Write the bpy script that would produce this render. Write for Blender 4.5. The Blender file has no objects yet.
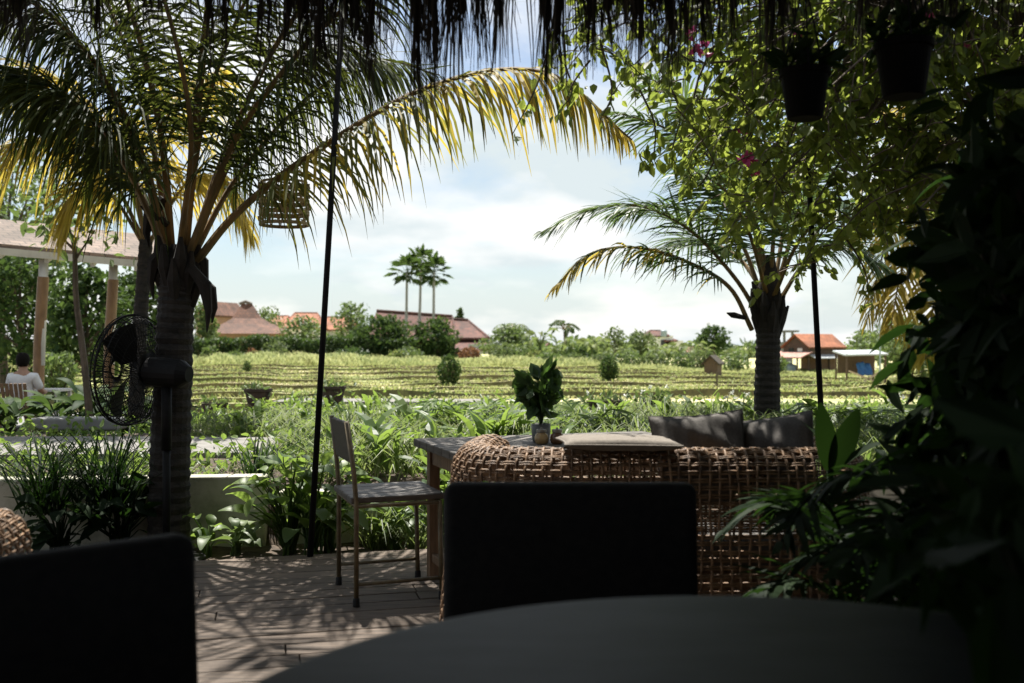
import bpy, math, random
import numpy as np
from mathutils import Vector, Matrix

R = math.radians
rnd = random.Random(7)
rng = np.random.default_rng(11)
scn = bpy.context.scene
COL = scn.collection

# ------------------------------------------------------------------ camera, world, sun, exposure
CAMZ, F, HY = 1.18, 995.0, 345.0
cam_d = bpy.data.cameras.new('camera')
cam = bpy.data.objects.new('camera', cam_d)
COL.objects.link(cam)
cam.location = (0, 0, CAMZ)
cam.rotation_euler = (R(90.2), 0, 0)
cam_d.sensor_width = 36
cam_d.lens = 36 * F / 1024
cam_d.clip_start = 0.05
cam_d.clip_end = 6000
cam_d.dof.use_dof = True
cam_d.dof.focus_distance = 6.0
cam_d.dof.aperture_fstop = 2.8
scn.camera = cam

SUN_AZ, SUN_EL = -21.0, 67.0            # degrees left of straight ahead, above the horizon
world = bpy.data.worlds.new('World')
scn.world = world
world.use_nodes = True
wn, wl = world.node_tree.nodes, world.node_tree.links
wn.clear()
w_out = wn.new('ShaderNodeOutputWorld')
w_mix = wn.new('ShaderNodeMixShader')
w_sky = wn.new('ShaderNodeTexSky')
w_sky.sky_type = 'NISHITA'
w_sky.sun_disc = False
w_sky.sun_elevation = R(SUN_EL)
w_sky.sun_rotation = R(SUN_AZ)
w_sky.dust_density = 0.6
w_b1 = wn.new('ShaderNodeBackground'); w_b1.inputs[1].default_value = 0.052
w_b2 = wn.new('ShaderNodeBackground'); w_b2.inputs[1].default_value = 0.42
wl.new(w_sky.outputs[0], w_b1.inputs[0])
w_tc = wn.new('ShaderNodeTexCoord')
w_sep = wn.new('ShaderNodeSeparateXYZ')
wl.new(w_tc.outputs['Generated'], w_sep.inputs[0])
w_add = wn.new('ShaderNodeMath'); w_add.operation = 'ADD'; w_add.inputs[1].default_value = 0.28
wl.new(w_sep.outputs[2], w_add.inputs[0])
w_dx = wn.new('ShaderNodeMath'); w_dx.operation = 'DIVIDE'
w_dy = wn.new('ShaderNodeMath'); w_dy.operation = 'DIVIDE'
wl.new(w_sep.outputs[0], w_dx.inputs[0]); wl.new(w_add.outputs[0], w_dx.inputs[1])
wl.new(w_sep.outputs[1], w_dy.inputs[0]); wl.new(w_add.outputs[0], w_dy.inputs[1])
w_cmb = wn.new('ShaderNodeCombineXYZ')
wl.new(w_dx.outputs[0], w_cmb.inputs[0]); wl.new(w_dy.outputs[0], w_cmb.inputs[1])
w_cmb.inputs[2].default_value = 3.7
w_n = wn.new('ShaderNodeTexNoise')
w_n.inputs['Scale'].default_value = 1.5
w_n.inputs['Detail'].default_value = 9
w_n.inputs['Roughness'].default_value = 0.56
w_n.inputs['Distortion'].default_value = 0.35
wl.new(w_cmb.outputs[0], w_n.inputs['Vector'])
w_r = wn.new('ShaderNodeValToRGB')
w_r.color_ramp.elements[0].position = 0.45; w_r.color_ramp.elements[0].color = (.18, .18, .18, 1)
w_r.color_ramp.elements[1].position = 0.59; w_r.color_ramp.elements[1].color = (.97, .97, .97, 1)
wl.new(w_n.outputs[0], w_r.inputs[0])
w_n2 = wn.new('ShaderNodeTexNoise')
w_n2.inputs['Scale'].default_value = 2.3
w_n2.inputs['Detail'].default_value = 7
wl.new(w_cmb.outputs[0], w_n2.inputs['Vector'])
w_r2 = wn.new('ShaderNodeValToRGB')
w_r2.color_ramp.elements[0].position = 0.40; w_r2.color_ramp.elements[0].color = (.70, .78, .80, 1)
w_r2.color_ramp.elements[1].position = 0.58; w_r2.color_ramp.elements[1].color = (1.0, 1.0, .985, 1)
wl.new(w_n2.outputs[0], w_r2.inputs[0])
wl.new(w_r2.outputs[0], w_b2.inputs[0])
w_low = wn.new('ShaderNodeMapRange')          # cloud closes up towards the horizon
w_low.inputs['From Min'].default_value = .0; w_low.inputs['From Max'].default_value = .14
w_low.inputs['To Min'].default_value = 1.0; w_low.inputs['To Max'].default_value = 0.0
wl.new(w_sep.outputs[2], w_low.inputs[0])
w_mx = wn.new('ShaderNodeMath'); w_mx.operation = 'MAXIMUM'
wl.new(w_r.outputs[0], w_mx.inputs[0]); wl.new(w_low.outputs[0], w_mx.inputs[1])
wl.new(w_mx.outputs[0], w_mix.inputs[0])
wl.new(w_b1.outputs[0], w_mix.inputs[1])
wl.new(w_b2.outputs[0], w_mix.inputs[2])
wl.new(w_mix.outputs[0], w_out.inputs[0])

sun_d = bpy.data.lights.new('sun', 'SUN')
sun_d.energy = 5.0
sun_d.angle = R(0.55)
sun_d.color = (1.0, 0.955, 0.88)
sun = bpy.data.objects.new('sun', sun_d)
COL.objects.link(sun)
SD = Vector((math.sin(R(SUN_AZ)) * math.cos(R(SUN_EL)), math.cos(R(SUN_AZ)) * math.cos(R(SUN_EL)), math.sin(R(SUN_EL))))
sun.rotation_euler = SD.to_track_quat('Z', 'Y').to_euler()
sun.location = SD * 40

scn.view_settings.view_transform = 'Standard'
scn.view_settings.look = 'None'
scn.view_settings.gamma = 1
scn.view_settings.use_curve_mapping = False
scn.view_settings.exposure = 1.4
scn.render.engine = 'CYCLES'
scn.cycles.use_denoising = True
scn.cycles.max_bounces = 6
scn.cycles.transparent_max_bounces = 6
scn.cycles.caustics_reflective = False
scn.cycles.caustics_refractive = False


def P(px, py, d):
    """a point seen at pixel (px, py), d metres ahead"""
    return Vector(((px - 512) / F * d, d, CAMZ + (HY - py) / F * d))


# ------------------------------------------------------------------ materials
def newmat(name):
    m = bpy.data.materials.new(name)
    m.use_nodes = True
    nt = m.node_tree
    nt.nodes.clear()
    out = nt.nodes.new('ShaderNodeOutputMaterial')
    return m, nt.nodes, nt.links, out


def ramp2(N, L, fac, c1, c2, p1=.35, p2=.65):
    r = N.new('ShaderNodeValToRGB')
    r.color_ramp.elements[0].position = p1; r.color_ramp.elements[0].color = (*c1, 1)
    r.color_ramp.elements[1].position = p2; r.color_ramp.elements[1].color = (*c2, 1)
    L.new(fac, r.inputs[0])
    return r.outputs[0]


def leafmat(name, c1, c2, tr, tmix=.42, rough=.45, spec=.35, patch=None):
    """leaf: two base colours mixed per leaf, light shining through tinted tr"""
    m, N, L, out = newmat(name)
    g = N.new('ShaderNodeNewGeometry')
    col = ramp2(N, L, g.outputs['Random Per Island'], c1, c2, .1, .9)
    if patch:                # broad drifts of another growth
        tc = N.new('ShaderNodeTexCoord')
        mpp = N.new('ShaderNodeMapping'); mpp.inputs['Scale'].default_value = (.16, .42, .1)
        L.new(tc.outputs['Object'], mpp.inputs[0])
        pn = N.new('ShaderNodeTexNoise'); pn.inputs['Scale'].default_value = 1.0; pn.inputs['Detail'].default_value = 6
        L.new(mpp.outputs[0], pn.inputs['Vector'])
        pf = ramp2(N, L, pn.outputs[0], (0, 0, 0), (.85, .85, .85), .44, .58)
        pm = N.new('ShaderNodeMix'); pm.data_type = 'RGBA'
        L.new(pf, pm.inputs[0]); L.new(col, pm.inputs[6]); pm.inputs[7].default_value = (*patch, 1)
        col = pm.outputs[2]
    p = N.new('ShaderNodeBsdfPrincipled')
    p.inputs['Roughness'].default_value = rough
    p.inputs['Specular IOR Level'].default_value = spec
    L.new(col, p.inputs['Base Color'])
    t = N.new('ShaderNodeBsdfTranslucent')
    mr = N.new('ShaderNodeMix'); mr.data_type = 'RGBA'; mr.blend_type = 'MULTIPLY'
    mr.inputs[0].default_value = .55
    mr.inputs[6].default_value = (*tr, 1)
    hs = ramp2(N, L, g.outputs['Random Per Island'], (.45, .55, .5), (1.0, 1.0, 1.0), .05, .95)
    L.new(hs, mr.inputs[7])
    L.new(mr.outputs[2], t.inputs[0])
    mx = N.new('ShaderNodeMixShader'); mx.inputs[0].default_value = tmix
    L.new(p.outputs[0], mx.inputs[1]); L.new(t.outputs[0], mx.inputs[2])
    L.new(mx.outputs[0], out.inputs[0])
    return m


def mat(name, c1, c2=None, scale=8.0, rough=.75, bump=.0, stretch=(1, 1, 1), spec=.4, metal=0., island=0., dist=.01, p1=.35, p2=.65, detail=5):
    m, N, L, out = newmat(name)
    p = N.new('ShaderNodeBsdfPrincipled')
    p.inputs['Roughness'].default_value = rough
    p.inputs['Specular IOR Level'].default_value = spec
    p.inputs['Metallic'].default_value = metal
    tc = N.new('ShaderNodeTexCoord')
    mp = N.new('ShaderNodeMapping'); mp.inputs['Scale'].default_value = stretch
    L.new(tc.outputs['Object'], mp.inputs[0])
    n = N.new('ShaderNodeTexNoise')
    n.inputs['Scale'].default_value = scale; n.inputs['Detail'].default_value = detail
    n.inputs['Roughness'].default_value = .62
    L.new(mp.outputs[0], n.inputs['Vector'])
    c2 = c2 or tuple(x * .6 for x in c1)
    col = ramp2(N, L, n.outputs[0], c2, c1, p1, p2)
    if island:
        g = N.new('ShaderNodeNewGeometry')
        hv = N.new('ShaderNodeHueSaturation')
        mr = N.new('ShaderNodeMapRange')
        mr.inputs['To Min'].default_value = 1 - island; mr.inputs['To Max'].default_value = 1 + island
        L.new(g.outputs['Random Per Island'], mr.inputs[0])
        L.new(mr.outputs[0], hv.inputs['Value'])
        L.new(col, hv.inputs['Color'])
        col = hv.outputs[0]
    L.new(col, p.inputs['Base Color'])
    if bump:
        b = N.new('ShaderNodeBump'); b.inputs['Strength'].default_value = bump; b.inputs['Distance'].default_value = dist
        L.new(n.outputs[0], b.inputs['Height'])
        L.new(b.outputs[0], p.inputs['Normal'])
    L.new(p.outputs[0], out.inputs[0])
    return m


def tilemat(name, c1, c2, sx=4., sy=6., c3=(.05, .04, .035)):
    """roof tiles in courses: brick pattern over UVs laid in metres"""
    m, N, L, out = newmat(name)
    p = N.new('ShaderNodeBsdfPrincipled'); p.inputs['Roughness'].default_value = .85
    uv = N.new('ShaderNodeTexCoord')
    br = N.new('ShaderNodeTexBrick')
    br.inputs['Scale'].default_value = 1.0
    br.inputs['Brick Width'].default_value = 1 / sx
    br.inputs['Row Height'].default_value = 1 / sy
    br.inputs['Mortar Size'].default_value = .012
    br.inputs['Color1'].default_value = (*c1, 1); br.inputs['Color2'].default_value = (*c2, 1)
    br.inputs['Mortar'].default_value = (*c3, 1)
    L.new(uv.outputs['UV'], br.inputs['Vector'])
    n = N.new('ShaderNodeTexNoise'); n.inputs['Scale'].default_value = .9; n.inputs['Detail'].default_value = 9; n.inputs['Roughness'].default_value = .7
    L.new(uv.outputs['Object'], n.inputs['Vector'])
    mx = N.new('ShaderNodeMix'); mx.data_type = 'RGBA'; mx.blend_type = 'MULTIPLY'; mx.inputs[0].default_value = .8
    L.new(br.outputs[0], mx.inputs[6])
    st = ramp2(N, L, n.outputs[0], (.35, .36, .33), (1, 1, 1), .38, .6)
    L.new(st, mx.inputs[7])
    L.new(mx.outputs[2], p.inputs['Base Color'])
    b = N.new('ShaderNodeBump'); b.inputs['Strength'].default_value = .7; b.inputs['Distance'].default_value = .02
    L.new(br.outputs['Fac'], b.inputs['Height']); b.invert = True
    L.new(b.outputs[0], p.inputs['Normal'])
    L.new(p.outputs[0], out.inputs[0])
    return m


M = {}
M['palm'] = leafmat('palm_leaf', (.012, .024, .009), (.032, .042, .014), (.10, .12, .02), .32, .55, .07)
M['palm_lit'] = leafmat('palm_leaf_olive', (.04, .06, .02), (.09, .095, .025), (.30, .29, .06), .38, .45, .25)  # lighter copy of the palm leaf, sunlit look put into its colour
M['palm_yellow'] = leafmat('palm_leaf_yellow', (.20, .15, .025), (.30, .23, .045), (.62, .47, .08), .48, .5, .12)
M['palm_green'] = leafmat('palm_leaf_green', (.022, .05, .022), (.055, .085, .03), (.13, .20, .05), .34, .45, .3)
M['petiole'] = mat('petiole', (.19, .115, .038), (.07, .05, .018), 9, .55, .2, (1, 1, .3))
M['trunk'] = mat('palm_trunk', (.032, .026, .021), (.010, .009, .008), 14, .9, .7, (1, 1, 2.2), dist=.02)
M['fibre'] = mat('palm_fibre', (.022, .017, .013), (.008, .007, .006), 24, .95, .6, (1, 1, .25))
M['boug'] = leafmat('climber_leaf', (.018, .04, .010), (.055, .085, .02), (.40, .47, .08), .45, .5, .2)
M['flower'] = leafmat('pink_bract', (.55, .04, .22), (.7, .12, .35), (.7, .1, .32), .4)
M['bark'] = mat('bark', (.13, .10, .075), (.05, .04, .03), 18, .9, .5, (1, 1, .35))
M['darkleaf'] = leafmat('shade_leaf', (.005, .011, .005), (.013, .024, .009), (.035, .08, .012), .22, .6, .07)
M['bedleaf'] = leafmat('bed_leaf', (.035, .07, .02), (.10, .145, .04), (.28, .40, .07), .4, .45, .3)
M['strap'] = leafmat('strap_grass', (.045, .075, .028), (.17, .19, .085), (.28, .35, .10), .4, .5, .2)
M['stubble'] = leafmat('stubble_blade', (.48, .42, .22), (.33, .36, .15), (.5, .48, .2), .35, .6, .2, patch=(.17, .25, .08))
M['bundgrass'] = leafmat('bund_grass', (.16, .19, .06), (.36, .33, .15), (.35, .38, .12), .35, .6, .2, patch=(.12, .19, .05))
M['tallgrass'] = leafmat('tall_grass', (.27, .30, .12), (.42, .40, .20), (.45, .47, .2), .42, .6, .2, patch=(.19, .25, .09))
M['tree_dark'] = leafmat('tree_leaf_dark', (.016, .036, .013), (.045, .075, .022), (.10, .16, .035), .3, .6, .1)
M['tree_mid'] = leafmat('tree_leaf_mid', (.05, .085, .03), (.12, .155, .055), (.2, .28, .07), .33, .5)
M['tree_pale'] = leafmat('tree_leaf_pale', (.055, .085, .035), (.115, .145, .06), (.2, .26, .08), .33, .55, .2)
M['banana'] = leafmat('banana_leaf', (.055, .09, .03), (.13, .15, .06), (.22, .28, .08), .35, .55, .15)
M['hedge'] = leafmat('hedge_leaf', (.022, .05, .016), (.07, .10, .028), (.12, .2, .04), .25, .5)
M['red_leaf'] = leafmat('reddish_leaf', (.16, .06, .04), (.22, .12, .06), (.3, .15, .06), .3, .5)
M['thatch'] = mat('thatch', (.055, .045, .032), (.02, .016, .012), 30, .95, .5, (1, 1, .2), island=.45)
M['deck'] = mat('deck_boards', (.125, .093, .068), (.040, .030, .023), 9, .8, .35, (.5, 9, 9), island=.22, dist=.004)
M['soil'] = mat('soil', (.09, .065, .045), (.035, .027, .02), 14, .95, .6, dist=.03)
M['plaster'] = mat('wall_plaster', (.42, .40, .33), (.17, .18, .12), 3.2, .9, .25, p1=.3, p2=.55, detail=8)
M['path'] = mat('path_concrete', (.19, .18, .165), (.12, .115, .105), 6, .9, .3)
M['rattan'] = mat('rattan', (.27, .165, .09), (.085, .05, .028), 26, .55, .3, island=.2)
M['black_up'] = mat('black_upholstery', (.012, .011, .010), (.006, .006, .006), 40, .8, .2, spec=.2)
M['black_metal'] = mat('black_metal', (.009, .009, .010), (.006, .006, .006), 30, .6, .1, spec=.12)
M['table_dark'] = mat('dark_table_top', (.026, .028, .028), (.006, .007, .007), 4.5, .55, .15, (1, 3, 1), spec=.24, detail=9, dist=.003)
M['old_wood'] = mat('weathered_wood', (.13, .115, .10), (.05, .044, .038), 8, .7, .4, (9, .8, 9), island=.12, dist=.004)
M['table_leg'] = mat('brown_wood', (.24, .15, .085), (.13, .08, .045), 12, .65, .3, (6, 6, .6))
M['seat_wood'] = mat('seat_wood', (.11, .095, .085), (.045, .04, .035), 9, .6, .3, (1, 8, 8), dist=.003)
M['chair_metal'] = mat('olive_metal', (.17, .135, .075), (.09, .07, .04), 20, .5, .15)
M['rubber'] = mat('rubber', (.015, .015, .015), None, 20, .8)
M['pot_leaf'] = leafmat('pot_plant_leaf', (.02, .045, .016), (.05, .09, .03), (.12, .22, .04), .35, .45, .3)
M['grey_fabric'] = mat('grey_fabric', (.105, .097, .088), (.075, .069, .062), 120, .95, .5, dist=.002)
M['cream_fabric'] = mat('cream_fabric', (.18, .158, .132), (.13, .113, .095), 90, .95, .4, dist=.002)
M['grey_pot'] = mat('grey_glaze', (.17, .175, .165), (.11, .115, .11), 18, .45, .15)
M['ochre_glass'] = mat('ochre_jar', (.42, .29, .13), (.3, .2, .09), 25, .25, .05)
M['brown_glass'] = mat('brown_jar', (.16, .085, .04), (.1, .05, .025), 25, .22, .05)
M['lid'] = mat('jar_lid', (.28, .26, .22), (.16, .15, .13), 30, .4, .1, metal=.5)
M['plastic'] = mat('dark_plastic', (.006, .0055, .005), (.004, .004, .0035), 20, .8, .1, spec=.06)
M['terracotta'] = mat('dark_planter', (.09, .065, .05), (.04, .03, .025), 9, .9, .4)
M['bamboo'] = mat('bamboo', (.30, .175, .08), (.17, .095, .045), 10, .5, .2, (1, 1, .3))
M['white_paint'] = mat('white_paint', (.72, .71, .67), (.6, .59, .56), 5, .6, .05)
M['cream_paint'] = mat('cream_paint', (.62, .58, .47), (.5, .46, .37), 5, .65, .05)
M['lantern'] = mat('lantern_bamboo', (.50, .40, .24), (.3, .24, .14), 20, .7, .2, island=.2)
M['skin'] = mat('skin', (.36, .21, .14), (.32, .18, .12), 20, .55)
M['hair'] = mat('hair', (.010, .008, .007), None, 40, .8, spec=.1)
M['chair_back'] = mat('dark_chair_wood', (.05, .04, .034), (.025, .02, .017), 9, .6, .3, (1, 8, 8), dist=.003)
M['shirt'] = mat('shirt', (.70, .71, .72), (.6, .6, .62), 12, .9)
M['trousers'] = mat('trousers', (.05, .055, .07), None, 30, .9)
M['pale_wood'] = mat('pale_wood', (.50, .38, .28), (.36, .26, .19), 10, .6, .2, (6, 6, .6))
M['tile_red'] = tilemat('tile_red', (.155, .055, .038), (.085, .034, .025), 3.5, 3.5)
M['tile_brown'] = tilemat('tile_brown', (.19, .085, .052), (.115, .052, .034), 3.5, 3.5)
M['tile_orange'] = tilemat('tile_orange', (.34, .125, .06), (.26, .09, .04), 3, 3, (.2, .08, .04))
M['tile_pav'] = tilemat('tile_pavilion', (.21, .15, .115), (.135, .096, .075), 5, 6, (.10, .075, .06))
M['brick'] = mat('brick_wall', (.36, .22, .15), (.24, .15, .1), 10, .9, .2)
M['grey_wall'] = mat('grey_wall', (.34, .34, .33), (.22, .22, .22), 2, .9, .1)
M['white_wall'] = mat('white_wall', (.74, .73, .70), (.6, .6, .57), 2, .9, .05)
M['timber'] = mat('dark_timber', (.12, .075, .05), (.055, .037, .028), 7, .8, .3, (6, 6, .7))
M['rust_sheet'] = mat('rusty_sheet', (.38, .21, .17), (.22, .11, .08), 5, .7, .2)
M['zinc'] = mat('zinc_sheet', (.45, .48, .49), (.32, .34, .35), 4, .45, .1, metal=.3)
M['tarp'] = mat('blue_tarp', (.03, .13, .36), (.02, .08, .24), 6, .5, .4)
M['tank'] = mat('grey_tank', (.30, .36, .40), (.2, .25, .28), 5, .5)
M['window'] = mat('window_dark', (.03, .035, .04), (.02, .022, .025), 5, .2)
M['conc'] = mat('raw_concrete', (.22, .22, .21), (.13, .13, .13), 3, .9, .2)
M['stone'] = mat('finial_stone', (.2, .17, .15), None, 8, .9)
M['whiteflower'] = leafmat('white_petal', (.75, .74, .68), (.8, .8, .76), (.7, .7, .6), .3)


def ground_material():
    m, N, L, out = newmat('ground_soil_and_turf')
    p = N.new('ShaderNodeBsdfPrincipled'); p.inputs['Roughness'].default_value = .95
    p.inputs['Specular IOR Level'].default_value = .15
    tc = N.new('ShaderNodeTexCoord')
    n1 = N.new('ShaderNodeTexNoise'); n1.inputs['Scale'].default_value = .35; n1.inputs['Detail'].default_value = 8; n1.inputs['Roughness'].default_value = .65
    n2 = N.new('ShaderNodeTexNoise'); n2.inputs['Scale'].default_value = 9; n2.inputs['Detail'].default_value = 6
    mp = N.new('ShaderNodeMapping'); mp.inputs['Scale'].default_value = (.5, 1.4, 1)
    L.new(tc.outputs['Object'], mp.inputs[0])
    L.new(mp.outputs[0], n1.inputs['Vector']); L.new(tc.outputs['Object'], n2.inputs['Vector'])
    a = ramp2(N, L, n1.outputs[0], (.27, .33, .12), (.58, .51, .31), .40, .56)
    b = ramp2(N, L, n2.outputs[0], (.45, .45, .4), (1, 1, 1), .35, .65)
    mx = N.new('ShaderNodeMix'); mx.data_type = 'RGBA'; mx.blend_type = 'MULTIPLY'; mx.inputs[0].default_value = .8
    L.new(a, mx.inputs[6]); L.new(b, mx.inputs[7])
    L.new(mx.outputs[2], p.inputs['Base Color'])
    bp = N.new('ShaderNodeBump'); bp.inputs['Strength'].default_value = .6; bp.inputs['Distance'].default_value = .05
    L.new(n2.outputs[0], bp.inputs['Height']); L.new(bp.outputs[0], p.inputs['Normal'])
    L.new(p.outputs[0], out.inputs[0])
    return m


M['ground'] = ground_material()
M['bund'] = mat('bund_mud', (.15, .14, .06), (.06, .055, .03), 5, .95, .6, dist=.04)  # mud, with the shade of the viewer-facing bund fronts put into its colour


# ------------------------------------------------------------------ mesh helpers
class MB:
    def __init__(s):
        s.v, s.f, s.m, s.n = [], [], [], 0

    def add(s, verts, faces, mat=0):
        verts = np.asarray(verts, dtype=float).reshape(-1, 3)
        s.v.append(verts)
        o = s.n
        s.f.extend([tuple(int(i) + o for i in f) for f in faces])
        if isinstance(mat, int):
            s.m.extend([mat] * len(faces))
        else:
            s.m.extend([int(q) for q in mat])
        s.n += len(verts)

    def box(s, c, size, rot=None, mat=0):
        x, y, z = (q / 2 for q in size)
        vs = [Vector(q) for q in ((-x, -y, -z), (x, -y, -z), (x, y, -z), (-x, y, -z), (-x, -y, z), (x, -y, z), (x, y, z), (-x, y, z))]
        c = Vector(c)
        if rot is not None:
            vs = [rot @ q for q in vs]
        s.add([q + c for q in vs], [(0, 3, 2, 1), (4, 5, 6, 7), (0, 1, 5, 4), (1, 2, 6, 5), (2, 3, 7, 6), (3, 0, 4, 7)], mat)

    def bar(s, a, b, w, h=None, mat=0, up=(0, 0, 1)):
        a, b = Vector(a), Vector(b)
        h = h or w
        d = (b - a); ln = d.length; d.normalize()
        u = Vector(up)
        if abs(d.dot(u)) > .98:
            u = Vector((0, 1, 0))
        sx = d.cross(u).normalized(); uz = sx.cross(d).normalized()
        s.box((a + b) / 2, (w, ln, h), Matrix((sx, d, uz)).transposed(), mat)

    def tube(s, pts, rad, n=6, mat=0, cap=True):
        pts = [Vector(q) for q in pts]
        if not hasattr(rad, '__len__'):
            rad = [rad] * len(pts)
        ref = Vector((0, 0, 1))
        T = []
        for i in range(len(pts)):
            t = pts[min(i + 1, len(pts) - 1)] - pts[max(i - 1, 0)]
            T.append(t.normalized() if t.length > 1e-9 else Vector((0, 0, 1)))
        if abs(T[0].dot(ref)) > .9:
            ref = Vector((0, 1, 0))
        u = T[0].cross(ref).normalized()
        vs, fs = [], []
        for i, q in enumerate(pts):
            u = (u - T[i] * u.dot(T[i])).normalized()
            w = T[i].cross(u)
            for k in range(n):
                a = 2 * math.pi * k / n
                vs.append(q + (u * math.cos(a) + w * math.sin(a)) * rad[i])
        for i in range(len(pts) - 1):
            for k in range(n):
                k2 = (k + 1) % n
                fs.append((i * n + k, i * n + k2, (i + 1) * n + k2, (i + 1) * n + k))
        if cap:
            fs.append(tuple(range(n - 1, -1, -1)))
            fs.append(tuple((len(pts) - 1) * n + k for k in range(n)))
        s.add(vs, fs, mat)

    def lathe(s, prof, c=(0, 0, 0), n=24, mat=0, cap=True):
        vs, fs = [], []
        for (r, z) in prof:
            for k in range(n):
                a = 2 * math.pi * k / n
                vs.append((c[0] + r * math.cos(a), c[1] + r * math.sin(a), c[2] + z))
        for i in range(len(prof) - 1):
            for k in range(n):
                k2 = (k + 1) % n
                fs.append((i * n + k, i * n + k2, (i + 1) * n + k2, (i + 1) * n + k))
        if cap:
            fs.append(tuple(range(n - 1, -1, -1)))
            fs.append(tuple((len(prof) - 1) * n + k for k in range(n)))
        s.add(vs, fs, mat)

    def slab(s, poly, t, mat=0):
        """a planar polygon given a thickness t downwards"""
        poly = [Vector(q) for q in poly]
        n = len(poly)
        lo = [q - Vector((0, 0, t)) for q in poly]
        fs = [tuple(range(n)), tuple(range(2 * n - 1, n - 1, -1))]
        for i in range(n):
            j = (i + 1) % n
            fs.append((i, n + i, n + j, j))
        s.add(poly + lo, fs, mat)

    def build(s, name, mats, parent=None, smooth=False, world=True, uv=False, bevel=0, seg=2):
        me = bpy.data.meshes.new(name)
        v = np.concatenate(s.v) if s.v else np.zeros((0, 3))
        me.from_pydata(v.tolist(), [], s.f)
        for m_ in (mats if isinstance(mats, (list, tuple)) else [mats]):
            me.materials.append(m_)
        me.polygons.foreach_set('material_index', np.array(s.m, dtype=np.int32))
        if smooth:
            me.polygons.foreach_set('use_smooth', np.ones(len(s.f), dtype=bool))
        if uv:                     # metres along the eave and up the slope of each face
            ul = me.uv_layers.new(name='UVMap')
            for p in me.polygons:
                nrm = p.normal
                h = Vector((0, 0, 1)).cross(nrm)
                h = h.normalized() if h.length > 1e-4 else Vector((1, 0, 0))
                g = nrm.cross(h)
                for li in p.loop_indices:
                    co = me.vertices[me.loops[li].vertex_index].co
                    ul.data[li].uv = (co.dot(h), co.dot(g))
        me.update()
        o = bpy.data.objects.new(name, me)
        COL.objects.link(o)
        if bevel:
            b = o.modifiers.new('bevel', 'BEVEL'); b.width = bevel; b.segments = seg; b.limit_method = 'ANGLE'; b.angle_limit = R(40)
        if parent is not None:
            o.parent = parent
            if world:
                o.matrix_parent_inverse = parent.matrix_basis.inverted()
        return o


def tag(o, label=None, cat=None, group=None, kind=None):
    if label: o['label'] = label
    if cat: o['category'] = cat
    if group: o['group'] = group
    if kind: o['kind'] = kind
    return o


def thing(name, label, cat, loc=(0, 0, 0), rz=0, group=None):
    o = bpy.data.objects.new(name, None)
    COL.objects.link(o)
    o.location = loc
    o.rotation_euler = (0, 0, rz)
    o.empty_display_size = .1
    return tag(o, label, cat, group)


def copy_tree(o, parent=None):
    c = o.copy()
    COL.objects.link(c)
    if parent is not None:
        c.parent = parent
    for ch in list(o.children):
        copy_tree(ch, c)
    return c


def dup(o, loc, rz=0, sc=1., label=None, group=None):
    c = copy_tree(o)
    c.location = loc
    c.rotation_euler = (0, 0, rz)
    c.scale = (sc, sc, sc)
    if label: c['label'] = label
    if group: c['group'] = group
    return c


def structure(mb, name, m, **k):
    return tag(mb.build(name, m, **k), kind='structure')


def unit(a):
    return a / np.maximum(np.linalg.norm(a, axis=-1, keepdims=True), 1e-9)


def leaves(mb, C, size, mat=0, aspect=.62, tipdir=None, spread=1.0, flat=.0, fold=.22, szvar=.35, rg=rng):
    """folded ovate leaves at points C; tipdir biases where the tips point"""
    C = np.asarray(C, float)
    n = len(C)
    if n == 0:
        return
    D = rg.normal(size=(n, 3)) * spread
    if tipdir is not None:
        D = D + np.asarray(tipdir)
    D = unit(D)
    Nn = rg.normal(size=(n, 3))
    Nn[:, 2] += flat
    S = unit(np.cross(D, Nn))
    U = unit(np.cross(S, D))
    L = size * (1 + szvar * rg.uniform(-1, 1, size=(n, 1)))
    W = L * aspect * .5
    b = C
    l1 = C + D * L * .28 + S * W * .9 + U * W * fold
    l2 = C + D * L * .62 + S * W * .72 + U * W * fold
    t = C + D * L - U * L * .06
    r2 = C + D * L * .62 - S * W * .72 + U * W * fold
    r1 = C + D * L * .28 - S * W * .9 + U * W * fold
    V = np.stack([b, l1, l2, t, r2, r1], axis=1).reshape(-1, 3)
    i = np.arange(n) * 6
    Fs = np.concatenate([np.stack([i, i + 1, i + 2, i + 3], 1), np.stack([i, i + 3, i + 4, i + 5], 1)])
    if isinstance(mat, int):
        mm = mat
    else:
        mm = np.concatenate([mat, mat])
    mb.add(V, Fs.tolist(), mm)


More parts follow.
